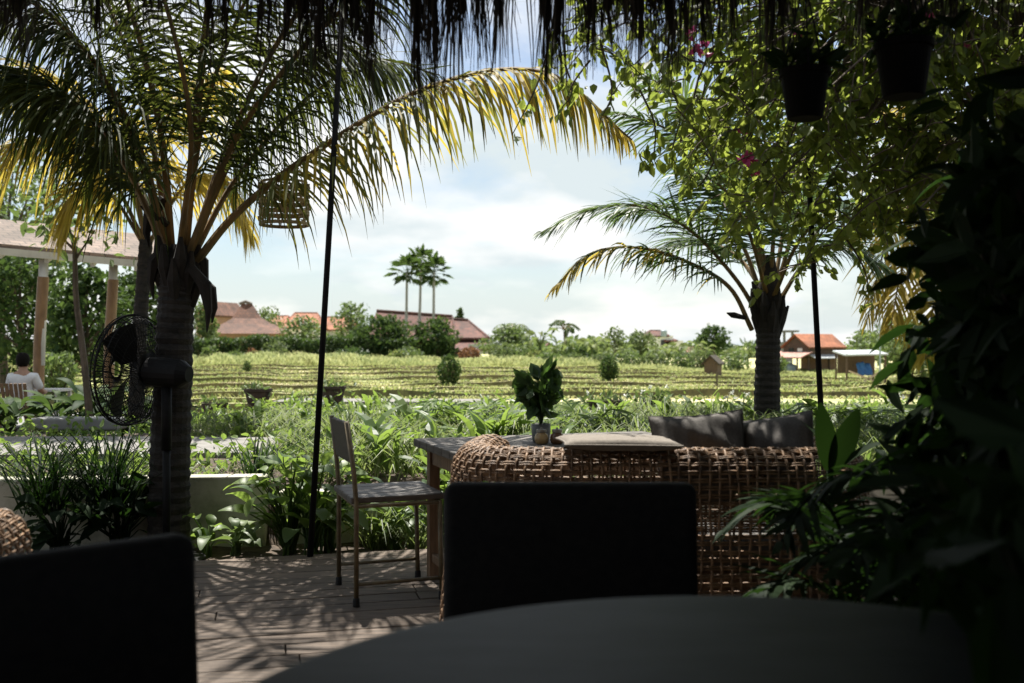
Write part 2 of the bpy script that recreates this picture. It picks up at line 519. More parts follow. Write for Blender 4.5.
def blades(mb, B, H, W, lean, mat=0, rg=rng):
    """grass blades: two-step tapering strips bending over"""
    B = np.asarray(B, float)
    n = len(B)
    H = np.broadcast_to(np.asarray(H, float), (n,)).reshape(n, 1)
    W = np.broadcast_to(np.asarray(W, float), (n,)).reshape(n, 1)
    a = rg.uniform(0, 2 * math.pi, n)
    dirv = np.stack([np.cos(a), np.sin(a), np.zeros(n)], 1)
    a2 = a + math.pi / 2 + rg.normal(0, .5, n)
    side = np.stack([np.cos(a2), np.sin(a2), np.zeros(n)], 1)
    ln = (lean * (1 + .6 * rg.uniform(-1, 1, (n, 1))))
    up = np.array([[0, 0, 1.]])
    p1 = B + up * H * .55 + dirv * H * ln * .28
    p2 = B + up * H * .92 + dirv * H * ln * .75
    p3 = B + up * H * (1.0 - .28 * ln) + dirv * H * ln * 1.2
    V = np.stack([B - side * W * .5, B + side * W * .5, p1 + side * W * .5, p1 - side * W * .5,
                  p2 + side * W * .35, p2 - side * W * .35, p3], 1).reshape(-1, 3)
    i = np.arange(n) * 7
    f1 = np.stack([i, i + 1, i + 2, i + 3], 1).tolist()
    f2 = np.stack([i + 3, i + 2, i + 4, i + 5], 1).tolist()
    f3 = np.stack([i + 5, i + 4, i + 6], 1).tolist()
    mb.add(V, f1 + f2 + f3, mat)


def spline(pts, n):
    """Catmull-Rom through pts, n samples"""
    pts = [Vector(q) for q in pts]
    ext = [pts[0] * 2 - pts[1]] + pts + [pts[-1] * 2 - pts[-2]]
    out = []
    for k in range(n):
        u = k / (n - 1) * (len(pts) - 1)
        i = min(int(u), len(pts) - 2)
        t = u - i
        a, b, c, d = ext[i:i + 4]
        out.append(.5 * ((2 * b) + (c - a) * t + (2 * a - 5 * b + 4 * c - d) * t * t + (3 * b - a - 3 * c + d) * t ** 3))
    return out


def smooth01(a, b, x):
    t = np.clip((x - a) / (b - a), 0, 1)
    return t * t * (3 - 2 * t)


def frond_mesh(pts, n=70, ll=.6, droop=.6, w=.03, rr=.02, start=.2, fwd=.55, rg=rng, ragged=.15, vlift=.25, leafm=1, tipm=None):
    """a pinnate palm frond: rachis tube (mat 0) and strip leaflets (mat 1)"""
    mb = MB()
    q = spline(pts, 40)
    mb.tube(q, [rr * (1 - .85 * i / 39) + .0025 for i in range(40)], 6, 0)
    Q = np.array([list(a) for a in q])
    T = unit(np.gradient(Q, axis=0))
    vs, fs, ms = [], [], []
    o = 0
    for k in range(n):
        u = start + (1 - start) * (k + .5) / n
        x = u * 39
        i = min(int(x), 38)
        fr = x - i
        p = Q[i] * (1 - fr) + Q[i + 1] * fr
        t = T[i] * (1 - fr) + T[i + 1] * fr
        s = np.cross(t, [0, 0, 1.])
        if np.linalg.norm(s) < .15:
            s = np.array([1., .2, 0])
        s = s / np.linalg.norm(s)
        upv = np.cross(s, t)
        env = math.sin(math.pi * min(1, .12 + .88 * (u - start) / (1 - start)) ** .8) ** .55
        for sg in (-1, 1):
            if rg.random() < ragged * .3:
                continue
            tint = rg.random()
            L = ll * max(.25, env) * (1 + .14 * rg.normal())
            f = fwd * (1 + .9 * ((u - start) / (1 - start)) ** 2) + .08 * rg.normal()
            d = t * f + s * sg * (1.0 + .08 * rg.normal()) + upv * (vlift + .12 * rg.normal())
            d = d / np.linalg.norm(d)
            dr = droop * (1 + .35 * rg.normal())
            base = p + rg.normal(0, .004, 3)
            wv = np.cross(d, upv); wv /= np.linalg.norm(wv)
            wv = wv * .8 + upv * .35 * rg.normal(); wv /= np.linalg.norm(wv)
            c = base.copy()
            dd = d.copy()
            ws = (.45, 1., .9, .62, .06)
            seg = L / 4
            for j in range(5):
                hw = w * ws[j] * .5
                vs.append(c - wv * hw); vs.append(c + wv * hw)
                dd = dd + np.array([0, 0, -1.]) * dr * .42
                dd /= np.linalg.norm(dd)
                c = c + dd * seg
            for j in range(4):
                a = o + j * 2
                fs.append((a, a + 1, a + 3, a + 2))
                ms.append(tipm if (tipm is not None and tint < 1.25 * u - .25) else leafm)
            o += 10
    mb.add(np.array(vs), fs, ms)
    return mb


def trunk_tube(mb, pts, r0, r1, n=16, rings=40, ring=.06, mat=0):
    q = spline(pts, rings)
    rad = [(r0 + (r1 - r0) * i / (rings - 1)) * (1 + (ring if i % 2 else -ring) * (.6 + .8 * rnd.random())) for i in range(rings)]
    mb.tube(q, rad, n, mat)


# ------------------------------------------------------------------ ground
def wall_y(x):
    return 6.45 + .1 * x


BUNDS = []
_y = 16.6
while _y < 54:
    BUNDS.append(_y)
    _y += 1.9 + .055 * (_y - 16) + rnd.uniform(-.35, .5)


def wob(x, y0):
    return (.35 * np.sin(x * .11 + 1 + y0 * .05) + .22 * np.sin(x * .37 + y0 * .41) + .05 * np.sin(x * 1.7 + y0 * .9)) * smooth01(14, 18, y0)


def base_h(x, y):
    """the ground without bunds"""
    x = np.asarray(x, float); y = np.asarray(y, float)
    w = wall_y(x)
    z = -.08 + .38 * smooth01(w - .02, w + .16, y)
    z = z - .26 * smooth01(9.6, 11.2, y) * smooth01(-3.2, -4.4, x)
    z = z - .26 * smooth01(15.8, 21, y) * (1 - smooth01(9.6, 11.2, y) * smooth01(-3.2, -4.4, x))
    z = z - .05 * smooth01(24, 50, y) * smooth01(-4, 8, x)
    z = z - .46 * smooth01(18, 46, y) * smooth01(1, 17, x)
    return z


def bund_noise(x, k):
    return .66 + .5 * np.sin(x * .53 + k * 2.1) * np.sin(x * .19 + k * 4.7) + .2 * np.sin(x * 2.3 + k * 1.3)


PROF = [(-.02, 0.), (.0, .55), (.015, 1.), (.18, 1.0), (.34, .8), (.52, .12)]


def build_ground():
    xs = np.concatenate([[-3000, -600, -200, -100], np.arange(-62, 62.01, .62), [100, 200, 600, 3000]])
    rows = []            # (y0, kind, k, hfac, follows)
    for yy in (-60, -20, -6, 0, 3, 5, 5.6, 5.9):
        rows.append((yy, 0, 0, 0))
    for yy in np.arange(6.05, 16.3, .13):
        rows.append((yy, 0, 0, 0))
    prev = 16.4
    for k, b in enumerate(BUNDS):
        n = max(1, int((b - .1 - prev) / .4))
        for j in range(n):
            rows.append((prev + (b - .1 - prev) * (j + .5) / n, 0, k, 0))
        for (t, h) in PROF:
            rows.append((b + t, 1, k, h))
        prev = b + .6
    for yy in (55.5, 57, 59, 62, 66, 72, 80, 95, 130, 220, 500, 1200, 3200):
        rows.append((yy, 0, 0, 0))
    V, kinds = [], []
    for (y0, kd, k, h) in rows:
        y = y0 + wob(xs, y0) if y0 > 14 and y0 < 60 else np.full_like(xs, y0)
        z = base_h(xs, y)
        if kd:
            z = z + h * .15 * np.clip(bund_noise(xs, k), .15, 1.2)
        elif y0 > 5:
            z = z + .012 * np.sin(xs * 3.1 + y0 * 7) * (1 if y0 < 60 else 0)
        V.append(np.stack([xs, y, z], 1)); kinds.append(kd and h > 0)
    nx = len(xs)
    fs, ms = [], []
    for r in range(len(rows) - 1):
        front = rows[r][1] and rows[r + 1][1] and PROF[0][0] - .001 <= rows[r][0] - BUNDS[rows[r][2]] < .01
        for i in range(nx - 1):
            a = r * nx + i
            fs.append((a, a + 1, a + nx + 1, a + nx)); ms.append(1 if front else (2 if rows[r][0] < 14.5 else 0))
    mb = MB(); mb.add(np.concatenate(V), fs, ms)
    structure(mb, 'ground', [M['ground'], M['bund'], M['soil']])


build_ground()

# paths
mb = MB()
ps = [(-12, 7.5), (-6, 7.55), (-3.5, 7.6), (-1.9, 7.75)]
pn = [(-12, 9.0), (-6, 9.05), (-3.6, 9.1), (-2.1, 9.0)]
for i in range(3):
    a, b, c, d = ps[i], ps[i + 1], pn[i + 1], pn[i]
    mb.slab([(a[0], a[1], .345), (b[0], b[1], .345), (c[0], c[1], .345), (d[0], d[1], .345)], .12)
structure(mb, 'garden_path', M['path'])
mb = MB()
mb.slab([(-3.5, 14.5, .355), (-.1, 14.4, .355), (-.1, 15.2, .355), (-3.5, 15.4, .355)], .1)
structure(mb, 'field_path', M['path'])

# deck of boards, turned 14 degrees
mb = MB()
ca, sa = math.cos(R(14)), math.sin(R(14))
rot14 = Matrix.Rotation(R(14), 3, 'Z')
vv = 5.71
while vv > -4.5:
    u0 = -6 - rnd.random() * 2
    while u0 < 5:
        ln = rnd.uniform(2.4, 3.6)
        uc, vc = u0 + ln / 2, vv - .07
        mb.box((uc * ca - vc * sa, uc * sa + vc * ca, -.0175 + rnd.uniform(-.0015, .0015)), (ln - .005, .133, .035), rot14)
        u0 += ln
    vv -= .14
structure(mb, 'wooden_deck', M['deck'], bevel=.003, seg=1)

# low garden walls
mb = MB()
a = Vector((-6.5, wall_y(-6.5), 0)); b = Vector((-1.55, wall_y(-1.55), 0))
mb.bar(a + Vector((0, 0, .1)), b + Vector((0, 0, .1)), .14, .52)
tag(mb.build('garden_wall', M['plaster'], bevel=.012),
    'low pale plastered wall with stains behind the palm trunk and pedestal fan', 'wall')
mb = MB()
a = Vector((-1.48, wall_y(-1.48) + .03, 0)); b = Vector((4.5, wall_y(4.5) + .03, 0))
mb.bar(a + Vector((0, 0, .05)), b + Vector((0, 0, .05)), .12, .41)
tag(mb.build('garden_wall', M['plaster'], bevel=.012),
    'lower mossy garden wall running behind the metal chair and wooden table', 'wall')

# walls of the dark room behind the viewer
mb = MB()
mb.box((0, -3.6, 1.6), (11, .15, 3.6))
structure(mb, 'wall_back', M['timber'])

# ------------------------------------------------------------------ thatched roof over the viewer
roof = thing('thatched_roof', 'dark thatched roof with ragged straw fringe hanging along the top of the view', 'roof', (0, 3.4, 2.4))
mb = MB()
y0, z0, y1, z1 = 3.5, 2.50, -1.4, 5.3
for (ya, za, yb, zb) in ((y0, z0, y1, z1), (-6.3, 2.5, y1, z1)):
    mb.add([(-4.6, ya, za), (4.6, ya, za), (4.6, yb, zb), (-4.6, yb, zb),
            (-4.6, ya, za + .26), (4.6, ya, za + .26), (4.6, yb, zb + .26), (-4.6, yb, zb + .26)],
           [(0, 1, 2, 3), (7, 6, 5, 4), (0, 4, 5, 1), (1, 5, 6, 2), (3, 7, 4, 0)])
mb.build('thatch', M['thatch'], roof)
mb = MB()
for k in range(9):
    x = -4.2 + k * 1.05
    mb.tube([(x, 3.35, 2.44), (x, -1.4, 5.2)], .04, 8)
mb.tube([(-4.5, 3.1, 2.52), (4.5, 3.1, 2.52)], .055, 8)
mb.build('rafter', M['timber'], roof)
for x in (-2.6, 3.4):
    mb = MB(); mb.tube([(x, 3.1, 0), (x, 3.1, 2.5)], .07, 12)
    mb.build('post', M['timber'], roof, smooth=True)
# fringe: clumps of straw
mb = MB()
V, Fc = [], []
o = 0


def straw(x, y, z, L, w, ax, ay):
    global o
    for j in range(4):
        t = j / 3
        hw = w * (1 - .8 * t) * .5
        cx = x + ax * t * t + .006 * math.sin(7 * t + x * 40)
        cy = y + ay * t
        cz = z - L * t
        c, s_ = math.cos(x * 57), math.sin(x * 57)
        V.append((cx - hw * c, cy - hw * s_, cz)); V.append((cx + hw * c, cy + hw * s_, cz))
    for j in range(3):
        a_ = o + 2 * j
        Fc.append((a_, a_ + 1, a_ + 3, a_ + 2))
    o += 8


def fringe_len(px):
    pts = [(-200, .26), (0, .28), (90, .24), (170, .26), (260, .30), (330, .5), (420, .42), (470, .33), (545, .40), (600, .28), (680, .3), (740, .34), (800, .22), (900, .24), (1024, .22), (1250, .2)]
    for (a_, la), (b_, lb) in zip(pts, pts[1:]):
        if a_ <= px <= b_:
            return la + (lb - la) * (px - a_) / (b_ - a_) + .10
    return .25


for k in range(75):                   # clumps
    x = rnd.uniform(-2.3, 2.5)
    y = 3.42 + rnd.uniform(-.10, .10)
    L = fringe_len(512 + x / 3.42 * F) * rnd.uniform(.65, 1.08)
    n = rnd.randint(10, 34)
    sp = rnd.uniform(.010, .034)
    L *= rnd.choice((.7, .85, 1, 1, 1.12))
    ax = rnd.gauss(0, .02)
    for j in range(n):
        straw(x + rnd.gauss(0, sp), y + rnd.gauss(0, .02), 2.62, (L + .12) * rnd.uniform(.55, 1.03), rnd.uniform(.004, .011), ax + rnd.gauss(0, .025), rnd.gauss(0, .03))
for k in range(230):
    x = rnd.uniform(-2.3, 2.5)
    L = fringe_len(512 + x / 3.42 * F) * rnd.uniform(.3, .85)
    straw(x, 3.42 + rnd.uniform(-.12, .12), 2.62, L + .12, rnd.uniform(.004, .009), rnd.gauss(0, .04), rnd.gauss(0, .04))
for (px, ty) in ((20, 70), (95, 60), (150, 45), (215, 80), (262, 75), (300, 95), (325, 100), (348, 70), (372, 90), (421, 135), (432, 110), (456, 100), (477, 72), (500, 80), (546, 122), (562, 100), (592, 75), (612, 60), (640, 78), (655, 60), (668, 88), (690, 78), (706, 62), (735, 55), (772, 105), (790, 60), (862, 62), (905, 50), (950, 60)):
    x = (px - 512) / F * 3.42
    L = 2.62 - (CAMZ + (HY - ty) / F * 3.42)
    for j in range(46):
        straw(x + rnd.gauss(0, .019), 3.42 + rnd.gauss(0, .02), 2.62, L * rnd.uniform(.62, 1.02), rnd.uniform(.006, .012), -rnd.gauss(0, .014), rnd.gauss(0, .02))
for k in range(26):                    # long loose strands
    x = rnd.uniform(-1.6, 1.7)
    straw(x, 3.42 + rnd.uniform(-.1, .1), 2.6, fringe_len(512 + x / 3.42 * F) * 1.3 + .12, rnd.uniform(.003, .006), rnd.gauss(0, .05), rnd.gauss(0, .03))
mb.add(np.array(V), Fc)
mb.build('straw_fringe', M['thatch'], roof)

# ------------------------------------------------------------------ palms
def palm_fronds(root, specs, mats, ll, n, rr=.018, w=.03, d0=0, ds=1., **kw):
    for s in specs:
        pts = [P(q[0], q[1], d0 + (q[2] - d0) * ds) for q in s['p']]
        kk = dict(kw); kk.update(s.get('k', {}))
        lm = s.get('m', mats)
        f = frond_mesh(pts, s.get('n', n), s.get('ll', ll), w=s.get('w', w), rr=s.get('rr', rr), **kk)
        f.build('frond', lm, root)


PM = [M['petiole'], M['palm'], M['palm_yellow']]
PG = [M['petiole'], M['palm_green'], M['palm']]
PY = [M['petiole'], M['palm_yellow'], M['palm']]
loc = P(168, 345, 6.0); loc.z = -.08
palm = thing('coconut_palm', 'coconut palm with ringed trunk beside the pedestal fan, long frond arching to the right', 'palm tree', loc)
mb = MB()
trunk_tube(mb, [P(169, 556, 6.0), P(170, 470, 6.0), P(173, 380, 6.0), P(176, 300, 6.0), P(178, 265, 6.0)], .125, .098, 18, 64, .045)
mb.build('trunk', M['trunk'], palm, smooth=False)
mb = MB()
c = P(178, 300, 6.0)
for k in range(13):                    # fibrous leaf bases clasping the top
    a = k * 2.4
    b0 = c + Vector((math.cos(a) * .075, math.sin(a) * .075, -.04 + .016 * k))
    b1 = b0 + Vector((math.cos(a) * .03, math.sin(a) * .03, .12))
    b2 = b1 + Vector((math.cos(a) * .015, math.sin(a) * .015, .13))
    mb.tube([b0, b1, b2], [.028, .042, .012], 7)
mb.tube([P(178, 306, 6.0), P(178, 270, 6.0), P(180, 245, 6.0)], [.09, .105, .05], 14)
for (px, py, d, L) in ((150, 215, 6.0, .2), (205, 285, 5.9, .28), (210, 290, 6.1, .2), (154, 262, 5.95, .22), (202, 262, 6.05, .24)):
    b0 = P(px, py, d)
    mb.tube([b0 + Vector(((178 - px) * .003, 0, .1)), b0, b0 + Vector(((px - 178) * .0008, 0, -L * .55)), b0 + Vector(((px - 178) * .0003, .01, -L))], [.03, .042, .022, .004], 6)
mb.tube([P(168, 225, 6), P(150, 212, 5.95), P(140, 206, 5.9)], [.02, .03, .004], 6)
mb.build('fibre_sheath', M['fibre'], palm)
specs = [
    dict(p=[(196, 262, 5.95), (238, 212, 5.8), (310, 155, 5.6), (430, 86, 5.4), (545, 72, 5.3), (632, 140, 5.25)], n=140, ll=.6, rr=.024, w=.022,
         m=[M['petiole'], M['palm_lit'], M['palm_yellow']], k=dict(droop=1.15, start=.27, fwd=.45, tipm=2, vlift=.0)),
    dict(p=[(190, 262, 6), (222, 160, 5.9), (285, 30, 5.7), (370, -60, 5.6), (460, -80, 5.5)], n=80, ll=.66, rr=.022, k=dict(droop=.75)),
    dict(p=[(192, 258, 6.1), (235, 180, 6.5), (300, 105, 7), (370, 60, 7.4), (440, 75, 7.6)], n=80, ll=.6, k=dict(droop=.8)),
    dict(p=[(184, 255, 6), (196, 120, 5.7), (208, 0, 5.3), (220, -120, 4.9), (235, -190, 4.4)], n=80, ll=.66, rr=.03, k=dict(droop=.6)),
    dict(p=[(172, 258, 6), (160, 130, 5.8), (130, 10, 5.5), (85, -80, 5.2), (20, -120, 5)], n=80, ll=.7, rr=.024, k=dict(droop=.75)),
    dict(p=[(168, 260, 6), (140, 150, 5.6), (85, 50, 5.2), (5, -10, 4.9), (-95, 0, 4.7)], n=90, ll=.72, rr=.022, k=dict(droop=.8)),
    dict(p=[(164, 262, 6.1), (140, 190, 6.3), (90, 120, 6.5), (15, 80, 6.6), (-60, 100, 6.6)], n=86, ll=.68, k=dict(droop=.8)),
    dict(p=[(180, 250, 5.9), (190, 120, 5.2), (150, -40, 4.7), (90, -120, 4.3)], n=76, ll=.66, k=dict(droop=.6)),
    dict(p=[(188, 256, 5.9), (240, 130, 5.5), (330, 20, 5.1), (420, -40, 4.9)], n=80, ll=.64, rr=.022, k=dict(droop=.85)),
]
specs += [
    dict(p=[(184, 255, 6), (205, 110, 5.9), (250, -10, 5.7), (310, -110, 5.5)], k=dict(droop=.6)),
    dict(p=[(190, 256, 6.1), (226, 170, 6.2), (270, 90, 6.4), (330, 45, 6.6), (390, 70, 6.7)], k=dict(droop=.8)),
]
specs += [
    dict(p=[(170, 258, 6), (125, 125, 5.8), (55, 20, 5.6), (-30, -40, 5.4)]),
    dict(p=[(166, 258, 6), (118, 155, 5.7), (40, 78, 5.5), (-60, 60, 5.4)]),
    dict(p=[(172, 256, 6.1), (142, 100, 6.2), (95, -20, 6.3), (35, -90, 6.4)]),
    dict(p=[(168, 258, 5.9), (130, 175, 5.5), (85, 110, 5.2), (15, 75, 5.0)]),
]
for s in specs[1:]:
    s['k'] = dict(droop=rnd.uniform(.95, 1.35), start=rnd.uniform(.20, .29))
palm_fronds(palm, specs, PM, .78, 112, w=.021, fwd=.75, ragged=.3, d0=6.1, ds=.5)

loc = P(768, 345, 9.0); loc.z = .28
palm = thing('coconut_palm', 'coconut palm standing behind the grey cushions with two fronds reaching left', 'palm tree', loc)
mb = MB()
trunk_tube(mb, [P(767, 455, 9), P(767, 400, 9), P(768, 345, 9), P(769, 300, 9)], .125, .10, 18, 46, .04)
mb.build('trunk', M['trunk'], palm)
mb = MB()
c = P(768, 318, 9)
for k in range(13):
    a = k * 2.4
    b0 = c + Vector((math.cos(a) * .085, math.sin(a) * .085, -.16 + .018 * k))
    b1 = b0 + Vector((math.cos(a) * .03, math.sin(a) * .03, .15))
    b2 = b1 + Vector((math.cos(a) * (.03 if k % 4 else .07), math.sin(a) * .03, .12))
    mb.tube([b0, b1, b2], [.03, .05, .010], 7)
mb.tube([P(768, 335, 9), P(769, 305, 9), P(769, 255, 9)], [.105, .125, .05], 14)
mb.tube([P(745, 318, 8.95), P(733, 315, 8.9), P(727, 313, 8.85)], [.02, .03, .006], 6)
mb.build('fibre_sheath', M['fibre'], palm)
specs = [
    dict(p=[(762, 322, 9), (735, 278, 8.95), (690, 230, 8.8), (640, 206, 8.7), (590, 210, 8.6), (540, 233, 8.5)], n=86, ll=.52, k=dict(droop=.42, start=.24, fwd=.9)),
    dict(p=[(752, 330, 9), (730, 288, 8.9), (690, 263, 8.8), (640, 248, 8.7), (590, 254, 8.6), (549, 294, 8.5)], n=86, ll=.42, m=[M['petiole'], M['palm_green'], M['palm_yellow']], k=dict(droop=.7, start=.26, fwd=.7, tipm=2)),
    dict(p=[(768, 292, 9), (755, 220, 8.9), (718, 165, 8.7), (665, 128, 8.5), (615, 112, 8.4)], k=dict(droop=.5)),
    dict(p=[(762, 296, 9.1), (738, 238, 9.2), (700, 215, 9.3), (650, 205, 9.3), (610, 215, 9.3)], k=dict(droop=.5)),
    dict(p=[(770, 290, 9), (774, 200, 8.8), (760, 120, 8.6), (735, 40, 8.4)], k=dict(droop=.4)),
    dict(p=[(776, 290, 9), (800, 215, 8.9), (838, 155, 8.7), (890, 125, 8.6)], k=dict(droop=.5)),
    dict(p=[(780, 300, 9), (806, 262, 8.9), (842, 245, 8.8), (885, 268, 8.7)], k=dict(droop=.5)),
    dict(p=[(774, 288, 9.1), (792, 190, 9.4), (822, 100, 9.7), (860, 20, 10)], k=dict(droop=.4)),
    dict(p=[(768, 288, 9), (742, 190, 8.8), (695, 110, 8.6), (630, 66, 8.4)], k=dict(droop=.5)),
    dict(p=[(766, 296, 9.2), (735, 255, 9.6), (690, 240, 10), (650, 260, 10.2)], k=dict(droop=.5)),
    dict(p=[(774, 296, 8.9), (800, 240, 8.3), (840, 205, 7.9), (880, 215, 7.6)], k=dict(droop=.5)),
    dict(p=[(766, 292, 8.9), (750, 235, 8.4), (725, 190, 8.0), (690, 170, 7.7)], k=dict(droop=.5)),
]
palm_fronds(palm, specs, PG, .6, 84, rr=.02, start=.22, w=.023)

loc = P(141, 345, 10.6); loc.z = .05
palm = thing('coconut_palm', 'yellowing coconut palm with drooping golden fronds beyond the fan, beside the pavilion', 'palm tree', loc)
mb = MB()
trunk_tube(mb, [P(136, 415, 10.6), P(139, 340, 10.6), P(146, 240, 10.6)], .085, .07, 12, 50, .05)
mb.build('trunk', M['trunk'], palm)
specs = [
    dict(p=[(146, 245, 10.6), (105, 170, 10.4), (50, 140, 10.2), (0, 150, 10), (-50, 200, 9.9)]),
    dict(p=[(146, 242, 10.6), (120, 150, 10.5), (80, 95, 10.3), (30, 70, 10.2), (-25, 85, 10.1)]),
    dict(p=[(148, 240, 10.6), (155, 150, 10.6), (180, 95, 10.5), (220, 70, 10.4)]),
    dict(p=[(150, 242, 10.6), (185, 185, 10.6), (222, 180, 10.7), (252, 235, 10.7)]),
    dict(p=[(144, 246, 10.6), (112, 196, 10.5), (82, 190, 10.4), (62, 232, 10.3)]),
    dict(p=[(145, 242, 10.6), (132, 170, 10.4), (105, 135, 10.2), (70, 130, 10)]),
]
palm_fronds(palm, specs, PY, .85, 84, droop=.95, rr=.022, start=.22, w=.036)

loc = P(985, 345, 11.0); loc.z = .3
palm = thing('coconut_palm', 'golden yellow palm drooping over the field hut, partly behind dark shrubs', 'palm tree', loc)
mb = MB()
trunk_tube(mb, [P(985, 430, 11), P(980, 330, 11), P(970, 225, 11)], .12, .1, 12, 44, .05)
mb.build('trunk', M['trunk'], palm)
specs = [
    dict(p=[(968, 228, 11), (925, 200, 10.8), (890, 235, 10.6), (866, 325, 10.5)]),
    dict(p=[(968, 230, 11), (935, 225, 10.7), (905, 262, 10.4), (890, 330, 10.2)]),
    dict(p=[(968, 225, 11), (925, 170, 10.9), (880, 180, 10.8), (855, 245, 10.7)]),
    dict(p=[(970, 225, 11), (955, 150, 11), (920, 110, 11), (880, 110, 11)]),
    dict(p=[(972, 225, 11), (1000, 170, 11), (1040, 160, 11), (1080, 200, 11)]),
    dict(p=[(970, 228, 11), (950, 250, 10.6), (935, 300, 10.3), (925, 360, 10.2)]),
]
palm_fronds(palm, specs, PY, .72, 64, droop=1.0, rr=.02, start=.2)

# ------------------------------------------------------------------ furniture on the deck
# round table at the bottom of the view
t = thing('round_table', 'large round dark table close to the viewer, its rim curving across the bottom', 'table', (.33, 1.0, 0))
mb = MB(); mb.lathe([(.690, .705), (.718, .708), (.726, .72), (.726, .738), (.716, .748), (.705, .750)], (.33, 1.0, 0), 96)
mb.build('tabletop', M['table_dark'], t, smooth=False)
mb = MB(); mb.lathe([(.28, 0), (.28, .03), (.06, .07), (.05, .6), (.12, .69), (.3, .704)], (.33, 1.0, 0), 32)
mb.build('pedestal', M['black_metal'], t, smooth=True)


def black_chair(label, x, y, rz, w=.66):
    t = thing('upholstered_chair', label, 'chair', (x, y, 0), rz, 'black chairs around the round table')
    mb = MB(); mb.box((0, 0, .60), (w, .085, .44), Matrix.Rotation(R(-4), 3, 'X')); mb.build('backrest', M['black_up'], t, world=False, bevel=.03, seg=4, smooth=True)
    mb = MB(); mb.box((0, -.27, .42), (w - .02, .52, .11)); mb.build('seat', M['black_up'], t, world=False, bevel=.03, seg=4, smooth=True)
    for sx in (-1, 1):
        for sy in (-.48, .0):
            mb = MB(); mb.tube([(sx * (w / 2 - .06), sy, .40), (sx * (w / 2 - .04), sy + (.03 if sy == 0 else -.01), 0)], [.024, .016], 10)
            mb.build('leg', M['timber'], t, world=False, smooth=True)
    return t


black_chair('black upholstered chair directly in front of the woven sofa, back panel unlit', .152, 2.6, 0)
black_chair('black upholstered chair below the coconut palm trunk, turned in toward the round table', -.855, 1.69, R(43))


def woven_shell(path, zb, zt, vs, hs, rr, rimr, inner, tilt=.04):
    """open basket weave bent along a plan path, rolled over a round rim and down inside"""
    n = 260
    q = spline([(a, b, 0) for a, b in path], n)
    Q = np.array([[a.x, a.y] for a in q])
    d = np.gradient(Q, axis=0); ln = np.linalg.norm(d, axis=1)
    cum = np.concatenate([[0], np.cumsum(np.linalg.norm(np.diff(Q, axis=0), axis=1))])
    nrm = np.stack([d[:, 1], -d[:, 0]], 1) / ln[:, None]       # outward

    prof = []                                                  # (offset outward, z)
    for k in range(11):
        f = k / 10
        prof.append((-tilt * f, zb + (zt - rimr - zb) * f))
    for k in range(1, 9):
        a = math.pi * k / 8
        prof.append((-tilt - rimr + rimr * math.cos(a), zt - rimr + rimr * math.sin(a)))
    for k in range(1, 6):
        prof.append((-tilt - 2 * rimr - .01 * k, zt - rimr - inner * k / 5))
    prof = np.array(prof)
    pc = np.concatenate([[0], np.cumsum(np.linalg.norm(np.diff(prof, axis=0), axis=1))])
    pn = np.gradient(prof, axis=0); pn = np.stack([pn[:, 1], -pn[:, 0]], 1); pn /= np.linalg.norm(pn, axis=1)[:, None]

    def surf(s, v, off):
        x = np.interp(s, cum, Q[:, 0]); y = np.interp(s, cum, Q[:, 1])
        nx = np.interp(s, cum, nrm[:, 0]); ny = np.interp(s, cum, nrm[:, 1])
        o = np.interp(v, pc, prof[:, 0]); z = np.interp(v, pc, prof[:, 1])
        po = np.interp(v, pc, pn[:, 0]); pz = np.interp(v, pc, pn[:, 1])
        o = o + po * off; z = z + pz * off
        return (x + nx * o, y + ny * o, z)

    mb = MB()
    LS, LV = cum[-1], pc[-1]
    nv, nh = int(LS / vs), int(LV / hs)
    for i in range(nv + 1):
        s = LS * i / nv
        jit = rnd.gauss(0, .002)
        pts = []
        m_ = nh * 2
        for j in range(m_ + 1):
            v = LV * j / m_
            w = math.sin(math.pi * (j / 2 + i)) if False else (1 if (int(j / 2) + i) % 2 else -1)
            pts.append(surf(s + jit + .003 * math.sin(v * 20 + i), v, w * rr * .55))
        mb.tube(pts, rr, 5)
    for j in range(nh + 1):
        v = LV * j / nh + rnd.gauss(0, .0015)
        for dbl in (-.0046, .0046):
            pts = []
            for i in range(nv * 2 + 1):
                s = LS * i / (nv * 2)
                w = -1 if (int(i / 2) + j) % 2 else 1
                pts.append(surf(s, v + dbl + .0015 * math.sin(s * 9 + j), w * rr * .6))
            mb.tube(pts, rr * .72, 5)
    return mb


def rattan_sofa(label, cat, name, path, x, y, rz, zt, W, seatc, seats, zb=.05):
    t = thing(name, label, cat, (x, y, 0), rz)
    woven_shell(path, zb, zt, .035, .028, .0051, .10, .42, .05).build('woven_shell', M['rattan'], t, world=False, smooth=True)
    mb = MB(); mb.box(seatc, seats); mb.build('seat_base', M['rattan'], t, world=False, bevel=.02)
    mb = MB(); mb.box((seatc[0], seatc[1], seatc[2] + seats[2] / 2 + .055), (seats[0] - .03, seats[1] - .02, .10)); mb.build('seat_cushion', M['grey_fabric'], t, world=False, bevel=.035, seg=3, smooth=True)
    for sx in (-1, 1):
        for sy in (-1, 1):
            mb = MB(); mb.tube([(seatc[0] + sx * (seats[0] / 2 - .07), seatc[1] + sy * (seats[1] / 2 - .07), 0), (seatc[0] + sx * (seats[0] / 2 - .07), seatc[1] + sy * (seats[1] / 2 - .07), .2)], .025, 10)
            mb.build('leg', M['timber'], t, world=False)
    return t


